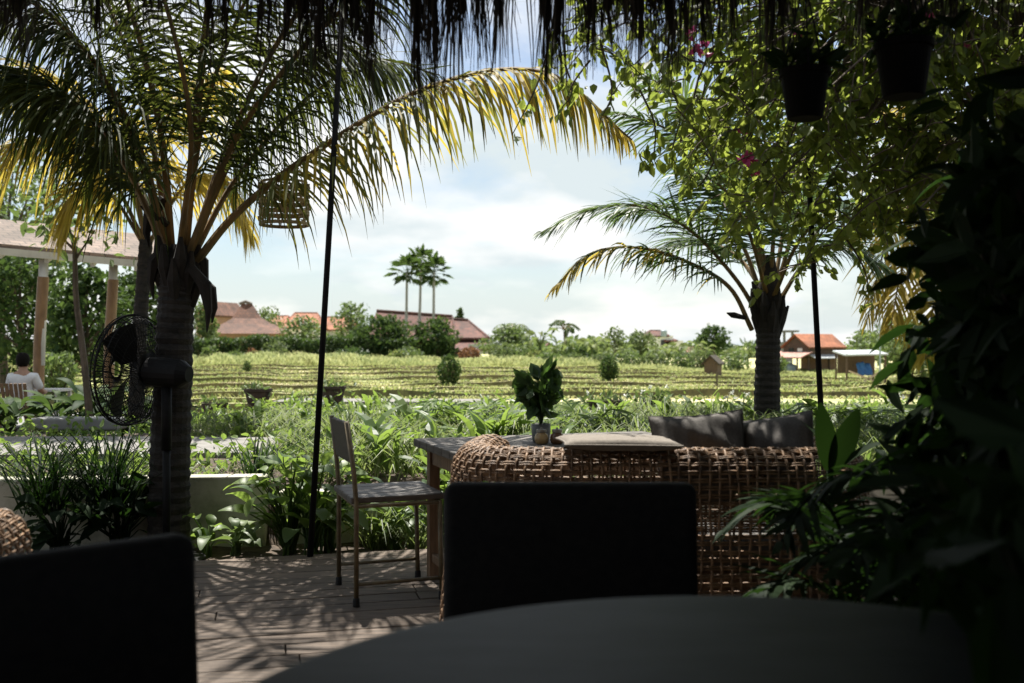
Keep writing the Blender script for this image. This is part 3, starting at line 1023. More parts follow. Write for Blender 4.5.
SP = [(-.24, 4.22), (-.275, 4.0), (-.27, 3.78), (-.18, 3.6), (.04, 3.52), (.4, 3.5), (.8, 3.5), (1.15, 3.52), (1.31, 3.6), (1.39, 3.78), (1.39, 4.0), (1.37, 4.22)]
rattan_sofa('brown open-weave rattan sofa seen from behind, holding grey cushions', 'sofa', 'rattan_sofa', SP, 0, 0, 0, .80, 0, (.6, 3.93, .24), (1.3, .5, .2))
SP2 = [(.36, .45), (.40, .2), (.36, -.1), (.2, -.25), (0, -.28), (-.2, -.25), (-.36, -.1), (-.40, .2), (-.36, .45)][::-1]
rattan_sofa('round-backed rattan armchair at the left edge, half hidden by the dark chair', 'armchair', 'rattan_armchair', SP2, -1.76, 2.55, R(0), .69, 0, (0, .12, .24), (.58, .52, .2))


def pillow(name, label, w, h, t, m, loc, rot, group=None, cat='cushion', pw=.5):
    n = 22
    vs, fs = [], []
    for side in (1, -1):
        for i in range(n + 1):
            for j in range(n + 1):
                u, v = i / n * 2 - 1, j / n * 2 - 1
                k = (max(0, 1 - abs(u) ** 2.6) * max(0, 1 - abs(v) ** 2.6)) ** pw
                pinch = 1 - .07 * (1 - abs(v) ** 2) * abs(u) ** 3
                pinch2 = 1 - .07 * (1 - abs(u) ** 2) * abs(v) ** 3
                cr = (.006 * math.sin(u * 6 + v * 9) * k + .004 * math.sin(u * 17 - v * 5) * k) * min(1, t / .13) ** 1.5
                vs.append((u * w / 2 * pinch, side * (k * t / 2 + .004) + cr, v * h / 2 * pinch2))
    N1 = (n + 1) ** 2
    for s in (0, 1):
        for i in range(n):
            for j in range(n):
                a = s * N1 + i * (n + 1) + j
                f = (a, a + n + 1, a + n + 2, a + 1)
                fs.append(f if s == 0 else f[::-1])
    for i in range(n):
        for (a, b) in ((i * (n + 1), (i + 1) * (n + 1)), (i * (n + 1) + n, (i + 1) * (n + 1) + n), (i, i + 1), (n * (n + 1) + i, n * (n + 1) + i + 1)):
            fs.append((a, b, b + N1, a + N1))
    mb = MB(); mb.add(vs, fs)
    o = mb.build(name, m, smooth=True)
    o.location = loc; o.rotation_euler = rot
    per = [vs[i * (n + 1)] for i in range(n + 1)] + [vs[n * (n + 1) + j] for j in range(1, n + 1)] + [vs[i * (n + 1) + n] for i in range(n - 1, -1, -1)] + [vs[j] for j in range(n - 1, -1, -1)]
    pb = MB(); pb.tube([(a, 0, c) for a, b, c in per], .0045, 6, cap=False)
    pb.build('piping', m, o, world=False, smooth=True)
    return tag(o, label, cat, group)


pillow('cushion', 'grey square cushion with a bright sun patch, standing in the middle of the sofa', .37, .36, .13, M['grey_fabric'], (.725, 3.80, .742), (R(-14), R(-4), R(6)), 'cushions on the sofa')
pillow('cushion', 'grey cushion tilted on the sofa beside dark leaves, its lit edge showing', .38, .34, .14, M['grey_fabric'], (.985, 3.84, .735), (R(-12), R(-9), R(-28)), 'cushions on the sofa')
pillow('cushion', 'flat pale cushion lying along the top of the woven sofa back', .42, .26, .04, M['cream_fabric'], (.385, 3.62, .826), (R(90), R(1), R(4)), 'cushions on the sofa', pw=.28)

# wooden table beyond the sofa
TA = math.atan2(.342, .94)
tl = thing('wooden_table', 'weathered wooden table behind the sofa, set with a potted plant and jars', 'table', (-.475, 5.08, 0), TA)
mb = MB()
for k in range(6):
    mb.box((.62, -.065 - k * .13, .685), (1.30, .126, .038))
mb.build('tabletop', M['old_wood'], tl, world=False, bevel=.004)
for lx in (.06, 1.18):
    for ly in (-.06, -.72):
        mb = MB(); mb.box((lx, ly, .333), (.055, .055, .665)); mb.build('leg', M['table_leg'], tl, world=False, bevel=.004)
mb = MB()
for ly in (-.06, -.72):
    mb.box((.62, ly, .62), (1.06, .03, .085))
for lx in (.06, 1.18):
    mb.box((lx, -.39, .62), (.03, .60, .085))
mb.build('apron', M['table_leg'], tl, world=False, bevel=.003)
mb = MB()
for lx in (.06, 1.18):
    mb.box((lx, -.39, .11), (.035, .60, .04))
mb.box((.62, -.39, .11), (1.08, .035, .04))
mb.build('stretcher', M['table_leg'], tl, world=False, bevel=.003)

# metal chair
ch = thing('metal_chair', 'slim metal chair with dark wooden seat and backrest, side-on at the table', 'chair', (-.589, 4.763, 0), R(20))
for sy in (-.22, .22):
    mb = MB(); mb.tube([(-.20, sy, 0), (-.2, sy, .46), (-.210, sy * .97, .6), (-.24, sy * .9, .835)], .0115, 10)
    mb.build('leg', M['chair_metal'], ch, world=False, smooth=True)
    mb = MB(); mb.tube([(.20, sy, 0), (.19, sy, .46)], .0115, 10)
    mb.build('leg', M['chair_metal'], ch, world=False, smooth=True)
    mb = MB(); mb.tube([(-.2, sy, .10), (.2, sy, .10)], .009, 8); mb.build('stretcher', M['chair_metal'], ch, world=False, smooth=True)
mb = MB()
for sx in (-.2, .19):
    mb.tube([(sx, -.22, .452), (sx, .22, .452)], .01, 8)
for sy in (-.22, .22):
    mb.tube([(-.2, sy, .452), (.19, sy, .452)], .01, 8)
mb.build('seat_frame', M['chair_metal'], ch, world=False, smooth=True)
for sx in (-.2, .2):
    for sy in (-.22, .22):
        mb = MB(); mb.lathe([(.014, 0), (.016, .004), (.015, .035), (.0125, .04)], (sx, sy, 0), 12); mb.build('foot_cap', M['rubber'], ch, world=False)
mb = MB()
for k in range(4):
    mb.box((-.005, -.168 + k * .112, .478), (.44, .11, .028))
mb.build('seat', M['seat_wood'], ch, world=False, bevel=.006)
mb = MB(); mb.box((-.222, 0, .735), (.020, .40, .19), Matrix.Rotation(R(-8), 3, 'Y')); mb.build('backrest', M['chair_back'], ch, world=False, bevel=.006)

# things on the table (its top at z = .704)
TZ = .7045
pp = thing('potted_plant', 'leafy green plant in a small grey pot on the wooden table', 'plant', (.142, 4.88, TZ))
mb = MB(); mb.lathe([(.036, 0), (.041, .004), (.047, .05), (.048, .088), (.044, .09), (.042, .075)], (0, 0, 0), 28); mb.build('pot', M['grey_pot'], pp, world=False, smooth=True)
mb = MB()
st, lf = MB(), MB()
for k in range(38):
    a = rnd.uniform(0, 6.28); h = rnd.uniform(.11, .31); r = rnd.uniform(.015, .075) * (.5 + h / .3)
    top = Vector((math.cos(a) * r, math.sin(a) * r * .9, .07 + h))
    st.tube([(0, 0, .07), (top.x * .35, top.y * .35, .07 + h * .6), top], [.003, .0025, .0015], 5)
    leaves(lf, [top, top - Vector((0, 0, .01))], .085, 0, .66, tipdir=(math.cos(a) * .8, math.sin(a) * .8, .9 if rnd.random() < .6 else -1.3), spread=.35, fold=.15)
    c0 = [Vector((top.x * u, top.y * u, .06 + h * (.3 + .6 * u))) for u in (.3, .6, .8)]
    leaves(lf, c0, .07, 0, .5, tipdir=(math.cos(a) * .8, math.sin(a) * .8, .6), spread=.5)
st.build('stem', M['pot_leaf'], pp, world=False)
lf.build('foliage', M['pot_leaf'], pp, world=False)
for (px, body, label) in ((541.5, 'ochre_glass', 'small ochre jar with a lid, next to the grey plant pot'), (557, 'brown_glass', 'small dark brown jar with a lid, furthest from the plant pot')):
    pt = P(px, 345, 4.78)
    j = thing('jar', label, 'jar', (pt.x, 4.78, TZ), 0, 'lidded jars on the wooden table')
    mb = MB(); mb.lathe([(.020, 0), (.030, .006), (.034, .025), (.030, .045), (.022, .052), (.022, .056)], (0, 0, 0), 24); mb.build('jar_body', M[body], j, world=False, smooth=True)
    mb = MB(); mb.lathe([(.0235, .056), (.0245, .058), (.0245, .069), (.022, .071), (.006, .072), (.006, .078), (.003, .08)], (0, 0, 0), 20); mb.build('lid', M['lid'], j, world=False)

# leaning poles
for (a, b, r, lab) in ((P(310, 562, 5.55), P(346, -60, 5.55), .0175, 'tall thin dark pole leaning between the coconut palm and metal chair'),
                       (P(824, 470, 5.6), P(803, 60, 5.6), .017, 'tall thin dark pole rising into the flowering climber, near the second palm trunk')):
    mb = MB(); mb.tube([a, (a + b) / 2, b], [r, r * .95, r * .9], 10)
    tag(mb.build('pole', M['black_metal'], smooth=True), lab, 'pole', 'dark poles beside the deck')

# pedestal fan
fan = thing('pedestal_fan', 'large black pedestal fan with round wire cage in front of the palm trunk', 'fan', P(160, 345, 5.62) * 1.0)
fan.location.z = -.08
cC = P(131, 370, 5.85)
ax = Vector((-.97, .26, .06)).normalized()
s1 = ax.cross(Vector((0, 0, 1))).normalized(); s2 = s1.cross(ax)
RF = .325


def ringpts(c, r, n=40):
    return [c + (s1 * math.cos(2 * math.pi * k / n) + s2 * math.sin(2 * math.pi * k / n)) * r for k in range(n + 1)]


mb = MB()
for off, r in ((0, RF), (.03, RF * .985), (-.05, RF * .97)):
    mb.tube(ringpts(cC + ax * off, r), .007 if off == 0 else .0035, 5)
for side in (1, -1):
    for k in range(64):
        a = 2 * math.pi * k / 64
        rad = s1 * math.cos(a) + s2 * math.sin(a)
        tw = s1 * math.cos(a + .35) + s2 * math.sin(a + .35)
        mb.tube([cC + ax * side * .10 + tw * .05, cC + ax * side * .095 + (rad * .6 + tw * .4) * RF * .6, cC + ax * side * .06 + rad * RF * .9, cC + rad * RF], .0026, 4)
    for rr_ in (.05, .13, .21, .28):
        mb.tube(ringpts(cC + ax * side * (.10 - .06 * (rr_ / RF) ** 3), rr_), .003, 4)
mb.build('wire_cage', M['black_metal'], fan)
for k in range(3):
    mb = MB()
    a0 = k * 2.094
    vs, fs = [], []
    for i in range(7):
        for j in range(5):
            r = .05 + (RF * .86 - .05) * i / 6
            a = a0 + (j / 4 - .5) * (1.15 - .35 * i / 6)
            vs.append(cC + (s1 * math.cos(a) + s2 * math.sin(a)) * r + ax * ((j / 4 - .5) * .07))
    for i in range(6):
        for j in range(4):
            q = i * 5 + j
            fs.append((q, q + 1, q + 6, q + 5))
    mb.add(vs, fs); mb.build('blade', M['black_metal'], fan, smooth=True)
mb = MB()
m0 = cC - ax * .10
mb.tube([m0, m0 - ax * .03, m0 - ax * .10, m0 - ax * .24, m0 - ax * .29], [.05, .085, .088, .08, .045], 18)
mb.build('motor', M['black_metal'], fan, smooth=False)
mc = m0 - ax * .14
mb = MB()
mb.tube([(mc.x, mc.y, mc.z - .06), (mc.x, mc.y, mc.z - .45)], .03, 12); mb.tube([(mc.x, mc.y, mc.z - .4), (mc.x, mc.y, -.06)], .022, 12)
mb.build('fan_pole', M['black_metal'], fan, smooth=True)
mb = MB(); mb.lathe([(.22, -.08), (.22, -.06), (.05, -.03), (.035, .02)], (mc.x, mc.y, 0), 24); mb.build('fan_base', M['black_metal'], fan)

# hanging woven lantern
lp = P(284, 226, 6.2)
la = thing('hanging_lantern', 'woven bamboo drum lantern with open gaps, hanging behind the long palm frond', 'lantern', lp)
mb = MB()
for (z, r, hgt) in ((0, .150, .022), (.065, .152, .030), (.135, .152, .030), (.205, .150, .026), (.262, .140, .016)):
    mb.lathe([(r, z), (r + .004, z + .002), (r + .004, z + hgt - .002), (r, z + hgt)], lp, 36, cap=False)
for k in range(16):
    a = k * 2 * math.pi / 16
    for tw in (-.35, .35):
        pts = [lp + Vector((math.cos(a + tw * u) * (.150 - .01 * u * u), math.sin(a + tw * u) * (.150 - .01 * u * u), .278 * u)) for u in (0, .33, .66, 1)]
        mb.tube(pts, .0042, 4)
    for (zq, off) in ((.03, 0), (.10, .2), (.17, 0), (.235, .2)):
        if (k + int(zq * 100)) % 3:
            b_ = a + off
            q0 = lp + Vector((math.cos(b_) * .152, math.sin(b_) * .152, zq)); q1 = lp + Vector((math.cos(b_ + .22) * .152, math.sin(b_ + .22) * .152, zq + .028))
            mb.bar(q0, q1, .018, .003)
mb.build('lamp_shade', M['lantern'], la)
mb = MB(); mb.tube([lp + Vector((0, 0, .27)), lp + Vector((0, 0, 2.4))], .004, 5)
for k in range(3):
    a = k * 2.09
    mb.tube([lp + Vector((math.cos(a) * .13, math.sin(a) * .13, .27)), lp + Vector((0, 0, .42))], .003, 4)
mb.build('cord', M['black_metal'], la)


# hanging pots under the eave
def hanging_pot(label, c, r, h, plant):
    t = thing('hanging_pot', label, 'hanging pot', c, 0, 'hanging pots under the thatch')
    mb = MB(); mb.lathe([(r * .70, 0), (r * .74, .004), (r * .97, h * .86), (r * 1.06, h * .87), (r * 1.06, h), (r * .96, h), (r * .92, h * .9)], c, 28); mb.build('pot', M['plastic'], t, smooth=False)
    mb = MB()
    for k in range(3):
        a = k * 2.09 + .4
        mb.tube([c + Vector((math.cos(a) * r, math.sin(a) * r, h)), c + Vector((0, 0, h + .30)), c + Vector((0, 0, 2.62 - c.z))], .003, 5)
    mb.build('hanger', M['black_metal'], t)
    lf = MB()
    n = 70 if plant else 26
    C = np.array([[c.x + rnd.gauss(0, r * .6), c.y + rnd.gauss(0, r * .6), c.z + h + abs(rnd.gauss(0, .05))] for k in range(n)])
    leaves(lf, C, .07, 0, .45, tipdir=(0, 0, .4))
    if plant > 1:
        C = np.array([[c.x + rnd.gauss(0, r * 1.1), c.y + rnd.gauss(0, r), c.z + h * rnd.uniform(-1.0, 1)] for k in range(120)])
        leaves(lf, C, .085, 0, .42, tipdir=(0, 0, -.9))
    lf.build('foliage', M['darkleaf'], t)
    return t


hanging_pot('dark plastic pot hanging from the thatch, lower and nearer the long palm frond', P(805, 119, 3.25), .078, .16, 1)
hanging_pot('dark plastic pot hanging from the thatch, higher and deeper among the climber leaves', P(904, 97, 3.2), .088, .175, 1)

# ------------------------------------------------------------------ flowering climber, upper right
bg = thing('bougainvillea', 'sunlit green flowering climber with small pink flowers spreading across the upper right', 'climber', (2.75, 5.0, .1))
OUTL = [(560, -120), (585, 20), (560, 60), (600, 70), (640, 100), (668, 112), (700, 150), (690, 195), (700, 215), (745, 240), (785, 285), (815, 268), (848, 240), (868, 225), (900, 228), (940, 245), (1000, 290), (1150, 320), (1150, -120)]


def inside(x, y, poly):
    r = False
    n = len(poly)
    for i in range(n):
        (x1, y1), (x2, y2) = poly[i], poly[(i + 1) % n]
        if (y1 > y) != (y2 > y) and x < (x2 - x1) * (y - y1) / (y2 - y1) + x1:
            r = not r
    return r


br = MB()
root0 = Vector((2.75, 5.0, .1))
br.tube(spline([root0, (2.7, 5.0, 1.0), (2.85, 5.1, 1.9), (2.6, 5.1, 2.8)], 16), [.06 - .0015 * i for i in range(16)], 9)
br.tube(spline([(2.95, 5.2, .2), (3.0, 5.1, 1.2), (2.7, 5.0, 2.2), (2.2, 5.0, 2.9)], 16), [.045 - .001 * i for i in range(16)], 8)
cl = []
hubs = [Vector((2.6, 5.1, 2.8)), Vector((2.2, 5.0, 2.9)), Vector((2.85, 5.1, 1.9)), Vector((2.7, 5.05, 2.3))]
while len(cl) < 1750:
    px, py = rnd.uniform(560, 1150), rnd.uniform(-120, 320)
    if not inside(px, py, OUTL):
        continue
    keep = .20 + .8 * min(1, max(0, (px - 640) / 230))
    hole = math.sin(px * .045 + 1.3) * math.sin(py * .052 + px * .01)
    if py > 190 and px < 850 and rnd.random() < .5:
        continue
    if rnd.random() > keep * (1.0 + 1.1 * hole):
        continue
    cl.append(P(px, py, rnd.uniform(4.2, 6.3)))
lf = MB()
Cs, Ts = [], []
for i, c in enumerate(cl):
    # a drooping twig with leaves set alternately along it
    a = rnd.uniform(0, 6.28); ln_ = rnd.uniform(.16, .38)
    dv = Vector((math.cos(a) * .8 - .25, math.sin(a) * .8, rnd.uniform(-.55, .25))).normalized()
    q = [c - dv * ln_ * .5 + Vector((0, 0, .06)), c + Vector((0, 0, .05)), c + dv * ln_ * .4 - Vector((0, 0, .02)), c + dv * ln_ * .6 - Vector((0, 0, .09))]
    q = spline(q, 7)
    br.tube(q, [.0042 - .0004 * k for k in range(7)], 4)
    for k in range(rnd.randint(11, 21)):
        u = rnd.random() * 5.99
        m_ = int(u); p_ = q[m_].lerp(q[m_ + 1], u - m_)
        sdv = dv.cross(Vector((0, 0, 1))).normalized() * (1 if k % 2 else -1)
        Cs.append([[p_.x + rnd.gauss(0, .012), p_.y + rnd.gauss(0, .012), p_.z + rnd.gauss(0, .012)]])
        Ts.append(list(dv * .35 + sdv * .8 + Vector((0, 0, -.75))))
    if i % 5 == 0:
        h = min(hubs, key=lambda q_: (q_ - c).length)
        mid = (h + c) / 2 + Vector((0, 0, .25)) + Vector((rnd.gauss(0, .12), rnd.gauss(0, .12), 0))
        br.tube(spline([h, mid, q[0]], 9), [.014 - .0013 * k for k in range(9)], 5)
# hanging sprigs
for (pts, nn) in (([(600, 40, 4.6), (612, 90, 4.6), (600, 120, 4.6)], 14), ([(560, -20, 4.6), (545, 60, 4.55), (530, 100, 4.5), (512, 135, 4.5)], 26), ([(640, 90, 4.9), (655, 125, 4.9), (652, 160, 4.9), (640, 155, 4.9)], 34), ([(655, 60, 5), (680, 110, 5), (672, 150, 5), (676, 165, 5)], 26),
                  ([(720, 150, 5.1), (700, 185, 5.1), (688, 170, 5.1)], 20), ([(840, 230, 5), (860, 260, 5), (868, 285, 5), (862, 300, 5)], 22), ([(560, 50, 4.7), (572, 90, 4.7), (560, 110, 4.7)], 16), ([(740, 60, 4.4), (690, 60, 4.4), (640, 20, 4.4), (600, -30, 4.4)], 40), ([(590, 60, 4.6), (575, 80, 4.6), (568, 95, 4.6)], 10)):
    q = spline([P(*a) for a in pts], 10)
    br.tube(q, [.006 - .0004 * k for k in range(10)], 5)
    for k in range(nn):
        Cs.append(np.array([list(q[rnd.randint(2, 9)])]) + rng.normal(0, .03, (1, 3)))
        Ts.append([0, 0, -.9])
br.build('branches', M['bark'], bg)
C = np.concatenate(Cs)
leaves(lf, C, .054, 0, .68, tipdir=np.array(Ts), spread=.32, fold=.2, szvar=.5)
lf.build('foliage', M['boug'], bg)
fl = MB()
for (px, py, d, n) in ((748, 160, 4.6, 26), (742, 130, 4.7, 12), (700, 50, 4.4, 22), (802, 30, 4.5, 18), (756, 172, 4.6, 10), (690, 30, 4.4, 12), (970, 50, 4.6, 20), (930, 20, 4.4, 12), (820, 95, 4.8, 8)):
    c = P(px, py, d)
    fl = MB()
    leaves(fl, np.array([list(c)] * n) + rng.normal(0, .012, (n, 3)), .034, 0, .8)
    fl.build('flower_cluster', M['flower'], bg)

# ------------------------------------------------------------------ plants: builders
def paddle_leaf(mb, base, tip, w, bend=.1, mat=0, n=8, fold=.25, across=None):
    """one broad leaf along a bent midrib"""
    base, tip = Vector(base), Vector(tip)
    d = tip - base
    sd = d.cross(Vector((0, 0, 1)))
    sd = sd.normalized() if sd.length > 1e-3 else Vector((1, 0, 0))
    sd = (sd + Vector((rnd.gauss(0, .3), rnd.gauss(0, .3), rnd.gauss(0, .3)))).normalized()
    if across:
        sd = Vector(across).normalized()
    up = sd.cross(d).normalized()
    vs, fs = [], []
    for i in range(n + 1):
        u = i / n
        c = base + d * u + up * bend * d.length * math.sin(math.pi * u) - Vector((0, 0, bend * .6 * d.length * u * u))
        hw = w * .5 * (math.sin(math.pi * min(1, u * .93 + .05)) ** .75) * (1 - .25 * u) + .002
        vs += [c - sd * hw + up * hw * fold, c, c + sd * hw + up * hw * fold]
    for i in range(n):
        a = i * 3
        fs += [(a, a + 1, a + 4, a + 3), (a + 1, a + 2, a + 5, a + 4)]
    mb.add(vs, fs, mat)


def paddle_plant(name, label, loc, n, h, L, w, m, group=None, spread=.6, cat='plant', stems=True, stemr=.007):
    t = thing(name, label, cat, loc, rnd.uniform(0, 6), group)
    st, lf = MB(), MB()
    for k in range(n):
        a = rnd.uniform(0, 6.28)
        hh = h * rnd.uniform(.3, 1)
        r = spread * h * rnd.uniform(.1, .55)
        p = Vector((math.cos(a) * r, math.sin(a) * r, hh))
        if stems:
            st.tube([(rnd.gauss(0, .02), rnd.gauss(0, .02), -.03), (p.x * .4, p.y * .4, hh * .65), p], [stemr, stemr * .8, stemr * .5], 5)
        LL = L * rnd.uniform(.65, 1.1)
        el = rnd.uniform(-.5, .75)
        tip = p + Vector((math.cos(a + rnd.gauss(0, .4)) * LL * math.cos(el), math.sin(a + rnd.gauss(0, .4)) * LL * math.cos(el), LL * math.sin(el)))
        paddle_leaf(lf, p, tip, w * rnd.uniform(.75, 1.1), rnd.uniform(.05, .2))
    if stems:
        st.build('stems', m, t, world=False)
    lf.build('foliage', m, t, world=False, smooth=True)
    return t


def strap_plant(name, label, loc, n, h, w, m, group=None, lean=.9, cat='plant', flowers=0):
    t = thing(name, label, cat, loc, 0, group)
    mb = MB()
    B = np.zeros((n, 3)); B[:, :2] = rng.normal(0, h * .12, (n, 2)); B[:, 2] = -.03
    blades(mb, B, h * rng.uniform(.5, 1.05, n), w * .75, lean)
    mb.build('foliage', m, t, world=False)
    for k in range(flowers):
        f = MB()
        c = Vector((rnd.gauss(0, h * .4), rnd.gauss(0, h * .4), h * rnd.uniform(.85, 1.1)))
        leaves(f, np.array([list(c)] * 7), .034, 0, .5, tipdir=(0, 0, .5))
        f.build('flower', M['whiteflower'], t, world=False)
    return t


def fern_plant(name, label, loc, n, L, m, group=None, cat='fern', up=.9, ll=.12):
    t = thing(name, label, cat, loc, 0, group)
    mb = MB()
    for k in range(n):
        a = 2 * math.pi * k / n + rnd.gauss(0, .3)
        l = L * rnd.uniform(.7, 1.1)
        e = rnd.uniform(.5, up)
        pts = [(0, 0, 0), (math.cos(a) * l * .3, math.sin(a) * l * .3, l * e * .55), (math.cos(a) * l * .65, math.sin(a) * l * .65, l * e * .75), (math.cos(a) * l, math.sin(a) * l, l * e * .55)]
        f = frond_mesh(pts, 22, ll, droop=.35, w=.022, rr=.005, start=.15, fwd=.7, leafm=0)
        o = mb.n
        mb.v += f.v; mb.f += [tuple(i + o for i in q) for q in f.f]; mb.m += [0] * len(f.f); mb.n += f.n
    mb.build('foliage', m, t, world=False)
    return t


def gz(x, y):
    return float(base_h(x, y))


# dark shaded plants at the right, under the roof
DK = 'dark plants in the shade at the right'
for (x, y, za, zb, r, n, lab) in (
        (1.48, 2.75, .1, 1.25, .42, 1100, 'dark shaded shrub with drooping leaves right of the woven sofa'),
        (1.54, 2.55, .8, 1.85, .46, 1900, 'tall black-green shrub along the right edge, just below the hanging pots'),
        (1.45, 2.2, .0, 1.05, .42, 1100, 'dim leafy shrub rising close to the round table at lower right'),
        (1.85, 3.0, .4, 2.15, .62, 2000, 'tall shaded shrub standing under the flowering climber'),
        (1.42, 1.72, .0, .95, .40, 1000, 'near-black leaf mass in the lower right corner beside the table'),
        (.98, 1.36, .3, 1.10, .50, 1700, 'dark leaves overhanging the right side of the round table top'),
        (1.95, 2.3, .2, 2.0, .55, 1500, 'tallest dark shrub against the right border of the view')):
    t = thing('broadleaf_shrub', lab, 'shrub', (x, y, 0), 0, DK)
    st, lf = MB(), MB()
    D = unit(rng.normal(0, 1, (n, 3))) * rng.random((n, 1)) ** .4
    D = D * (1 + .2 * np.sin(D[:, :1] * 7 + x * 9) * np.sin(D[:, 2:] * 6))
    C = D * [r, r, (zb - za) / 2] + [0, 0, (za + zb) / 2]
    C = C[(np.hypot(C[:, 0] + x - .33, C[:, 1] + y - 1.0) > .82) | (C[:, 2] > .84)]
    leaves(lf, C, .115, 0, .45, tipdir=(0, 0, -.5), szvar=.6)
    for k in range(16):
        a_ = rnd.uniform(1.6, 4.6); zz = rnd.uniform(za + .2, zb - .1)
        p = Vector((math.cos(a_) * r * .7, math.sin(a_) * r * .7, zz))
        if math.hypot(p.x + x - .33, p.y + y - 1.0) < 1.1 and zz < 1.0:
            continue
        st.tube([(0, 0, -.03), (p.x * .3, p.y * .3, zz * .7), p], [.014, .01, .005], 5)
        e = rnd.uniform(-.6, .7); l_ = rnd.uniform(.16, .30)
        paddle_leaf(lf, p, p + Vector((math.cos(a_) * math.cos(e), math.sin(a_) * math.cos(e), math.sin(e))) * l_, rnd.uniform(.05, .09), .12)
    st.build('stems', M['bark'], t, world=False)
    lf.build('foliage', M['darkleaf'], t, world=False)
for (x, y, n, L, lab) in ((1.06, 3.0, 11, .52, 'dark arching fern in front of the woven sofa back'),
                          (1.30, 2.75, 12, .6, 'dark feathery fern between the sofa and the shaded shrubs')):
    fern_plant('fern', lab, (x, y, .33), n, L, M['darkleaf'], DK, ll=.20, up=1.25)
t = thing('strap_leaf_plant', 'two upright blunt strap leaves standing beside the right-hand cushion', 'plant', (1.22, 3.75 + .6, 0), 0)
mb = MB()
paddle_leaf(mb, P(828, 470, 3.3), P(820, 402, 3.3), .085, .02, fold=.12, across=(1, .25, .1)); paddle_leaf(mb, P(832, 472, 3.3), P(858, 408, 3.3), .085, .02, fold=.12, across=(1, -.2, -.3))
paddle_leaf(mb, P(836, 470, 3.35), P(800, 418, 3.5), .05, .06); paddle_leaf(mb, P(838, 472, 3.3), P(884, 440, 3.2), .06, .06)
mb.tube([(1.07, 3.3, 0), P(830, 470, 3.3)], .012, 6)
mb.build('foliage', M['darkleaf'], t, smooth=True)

# planting bed between deck and wall
BED = 'plants in the bed by the deck'
for (px, d, n, h, L, w, m, lab) in (
        (288, 6.0, 46, .60, .18, .11, 'bedleaf', 'bright broadleaf clump growing at the foot of the leaning pole'),
        (312, 5.95, 36, .58, .17, .11, 'bedleaf', 'rounded green leaves just left of the metal chair backrest'),
        (328, 6.05, 30, .50, .18, .1, 'bedleaf', 'leafy clump behind the rear leg of the metal chair'),
        (208, 5.95, 12, .24, .13, .08, 'bedleaf', 'small yellowish plant at the foot of the palm trunk'),
        (236, 6.0, 18, .18, .12, .08, 'tree_mid', 'low dark leafy plant between palm trunk and leaning pole'),
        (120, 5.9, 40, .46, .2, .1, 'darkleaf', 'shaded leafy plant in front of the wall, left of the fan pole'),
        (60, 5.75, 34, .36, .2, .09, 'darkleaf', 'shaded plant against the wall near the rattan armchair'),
        (395, 6.15, 26, .24, .15, .07, 'bedleaf', 'low bright plant under the metal chair seat'),
        (440, 6.1, 40, .50, .18, .1, 'bedleaf', 'yellow-green plant seen beneath the end of the wooden table'),
        (480, 6.2, 40, .55, .2, .1, 'bedleaf', 'leafy plant behind the woven sofa arm')):
    x = (px - 512) / F * d
    paddle_plant('leafy_plant', lab, (x, d, -.08), n, h, L, w, M[m], BED, .8)
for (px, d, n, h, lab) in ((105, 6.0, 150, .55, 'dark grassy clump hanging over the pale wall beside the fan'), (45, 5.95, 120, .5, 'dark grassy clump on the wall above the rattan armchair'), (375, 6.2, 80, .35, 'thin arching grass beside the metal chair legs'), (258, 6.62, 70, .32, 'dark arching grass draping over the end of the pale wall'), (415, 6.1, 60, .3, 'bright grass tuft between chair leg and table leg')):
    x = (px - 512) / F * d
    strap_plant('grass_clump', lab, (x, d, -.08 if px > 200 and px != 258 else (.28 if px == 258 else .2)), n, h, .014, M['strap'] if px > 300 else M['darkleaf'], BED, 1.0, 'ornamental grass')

# plants further out between the paths
MID = 'garden plants between wall and field'
for (px, py, d, n, L, lab) in ((470, 430, 9.2, 16, .62, 'bright arching fern beyond the left end of the table'), (588, 432, 8.4, 16, .6, 'bright fern just right of the potted plant'), (450, 425, 9.8, 12, .5, 'fern behind the left end of the wooden table'),
                               (850, 432, 8.6, 16, .6, 'bright fern beside the thin dark pole, right of the second palm'), (880, 425, 9.3, 14, .5, 'green fern in front of the field hut')):
    fern_plant('fern', lab, (P(px, py, d).x, d, gz(0, d)), n, L, M['bedleaf'], MID, ll=.16)
for (px, d, n, h, fl, lab) in ((292, 9.8, 120, .40, 0, 'arching grass clump left of the leaning pole'), (345, 8.0, 160, .5, 0, 'arching grass behind the leaning pole'), (520, 8.0, 140, .5, 0, 'tall grass clump right behind the potted plant'), (620, 8.2, 160, .48, 0, 'grass clump behind the flat pale cushion'), (650, 10.2, 110, .55, 5, 'white-flowered clump behind the middle grey cushion'), (715, 9.8, 110, .5, 4, 'white-flowered clump beside the second palm trunk'), (905, 9.0, 120, .5, 4, 'white-flowered clump beneath the golden palm'), (800, 8.0, 140, .5, 0, 'grass clump behind the tilted grey cushion')):
    x = (px - 512) / F * d
    strap_plant('grass_clump', lab, (x, d, gz(x, d)), n, h * .78, .02, M['strap'], MID, .9, 'ornamental grass', fl)

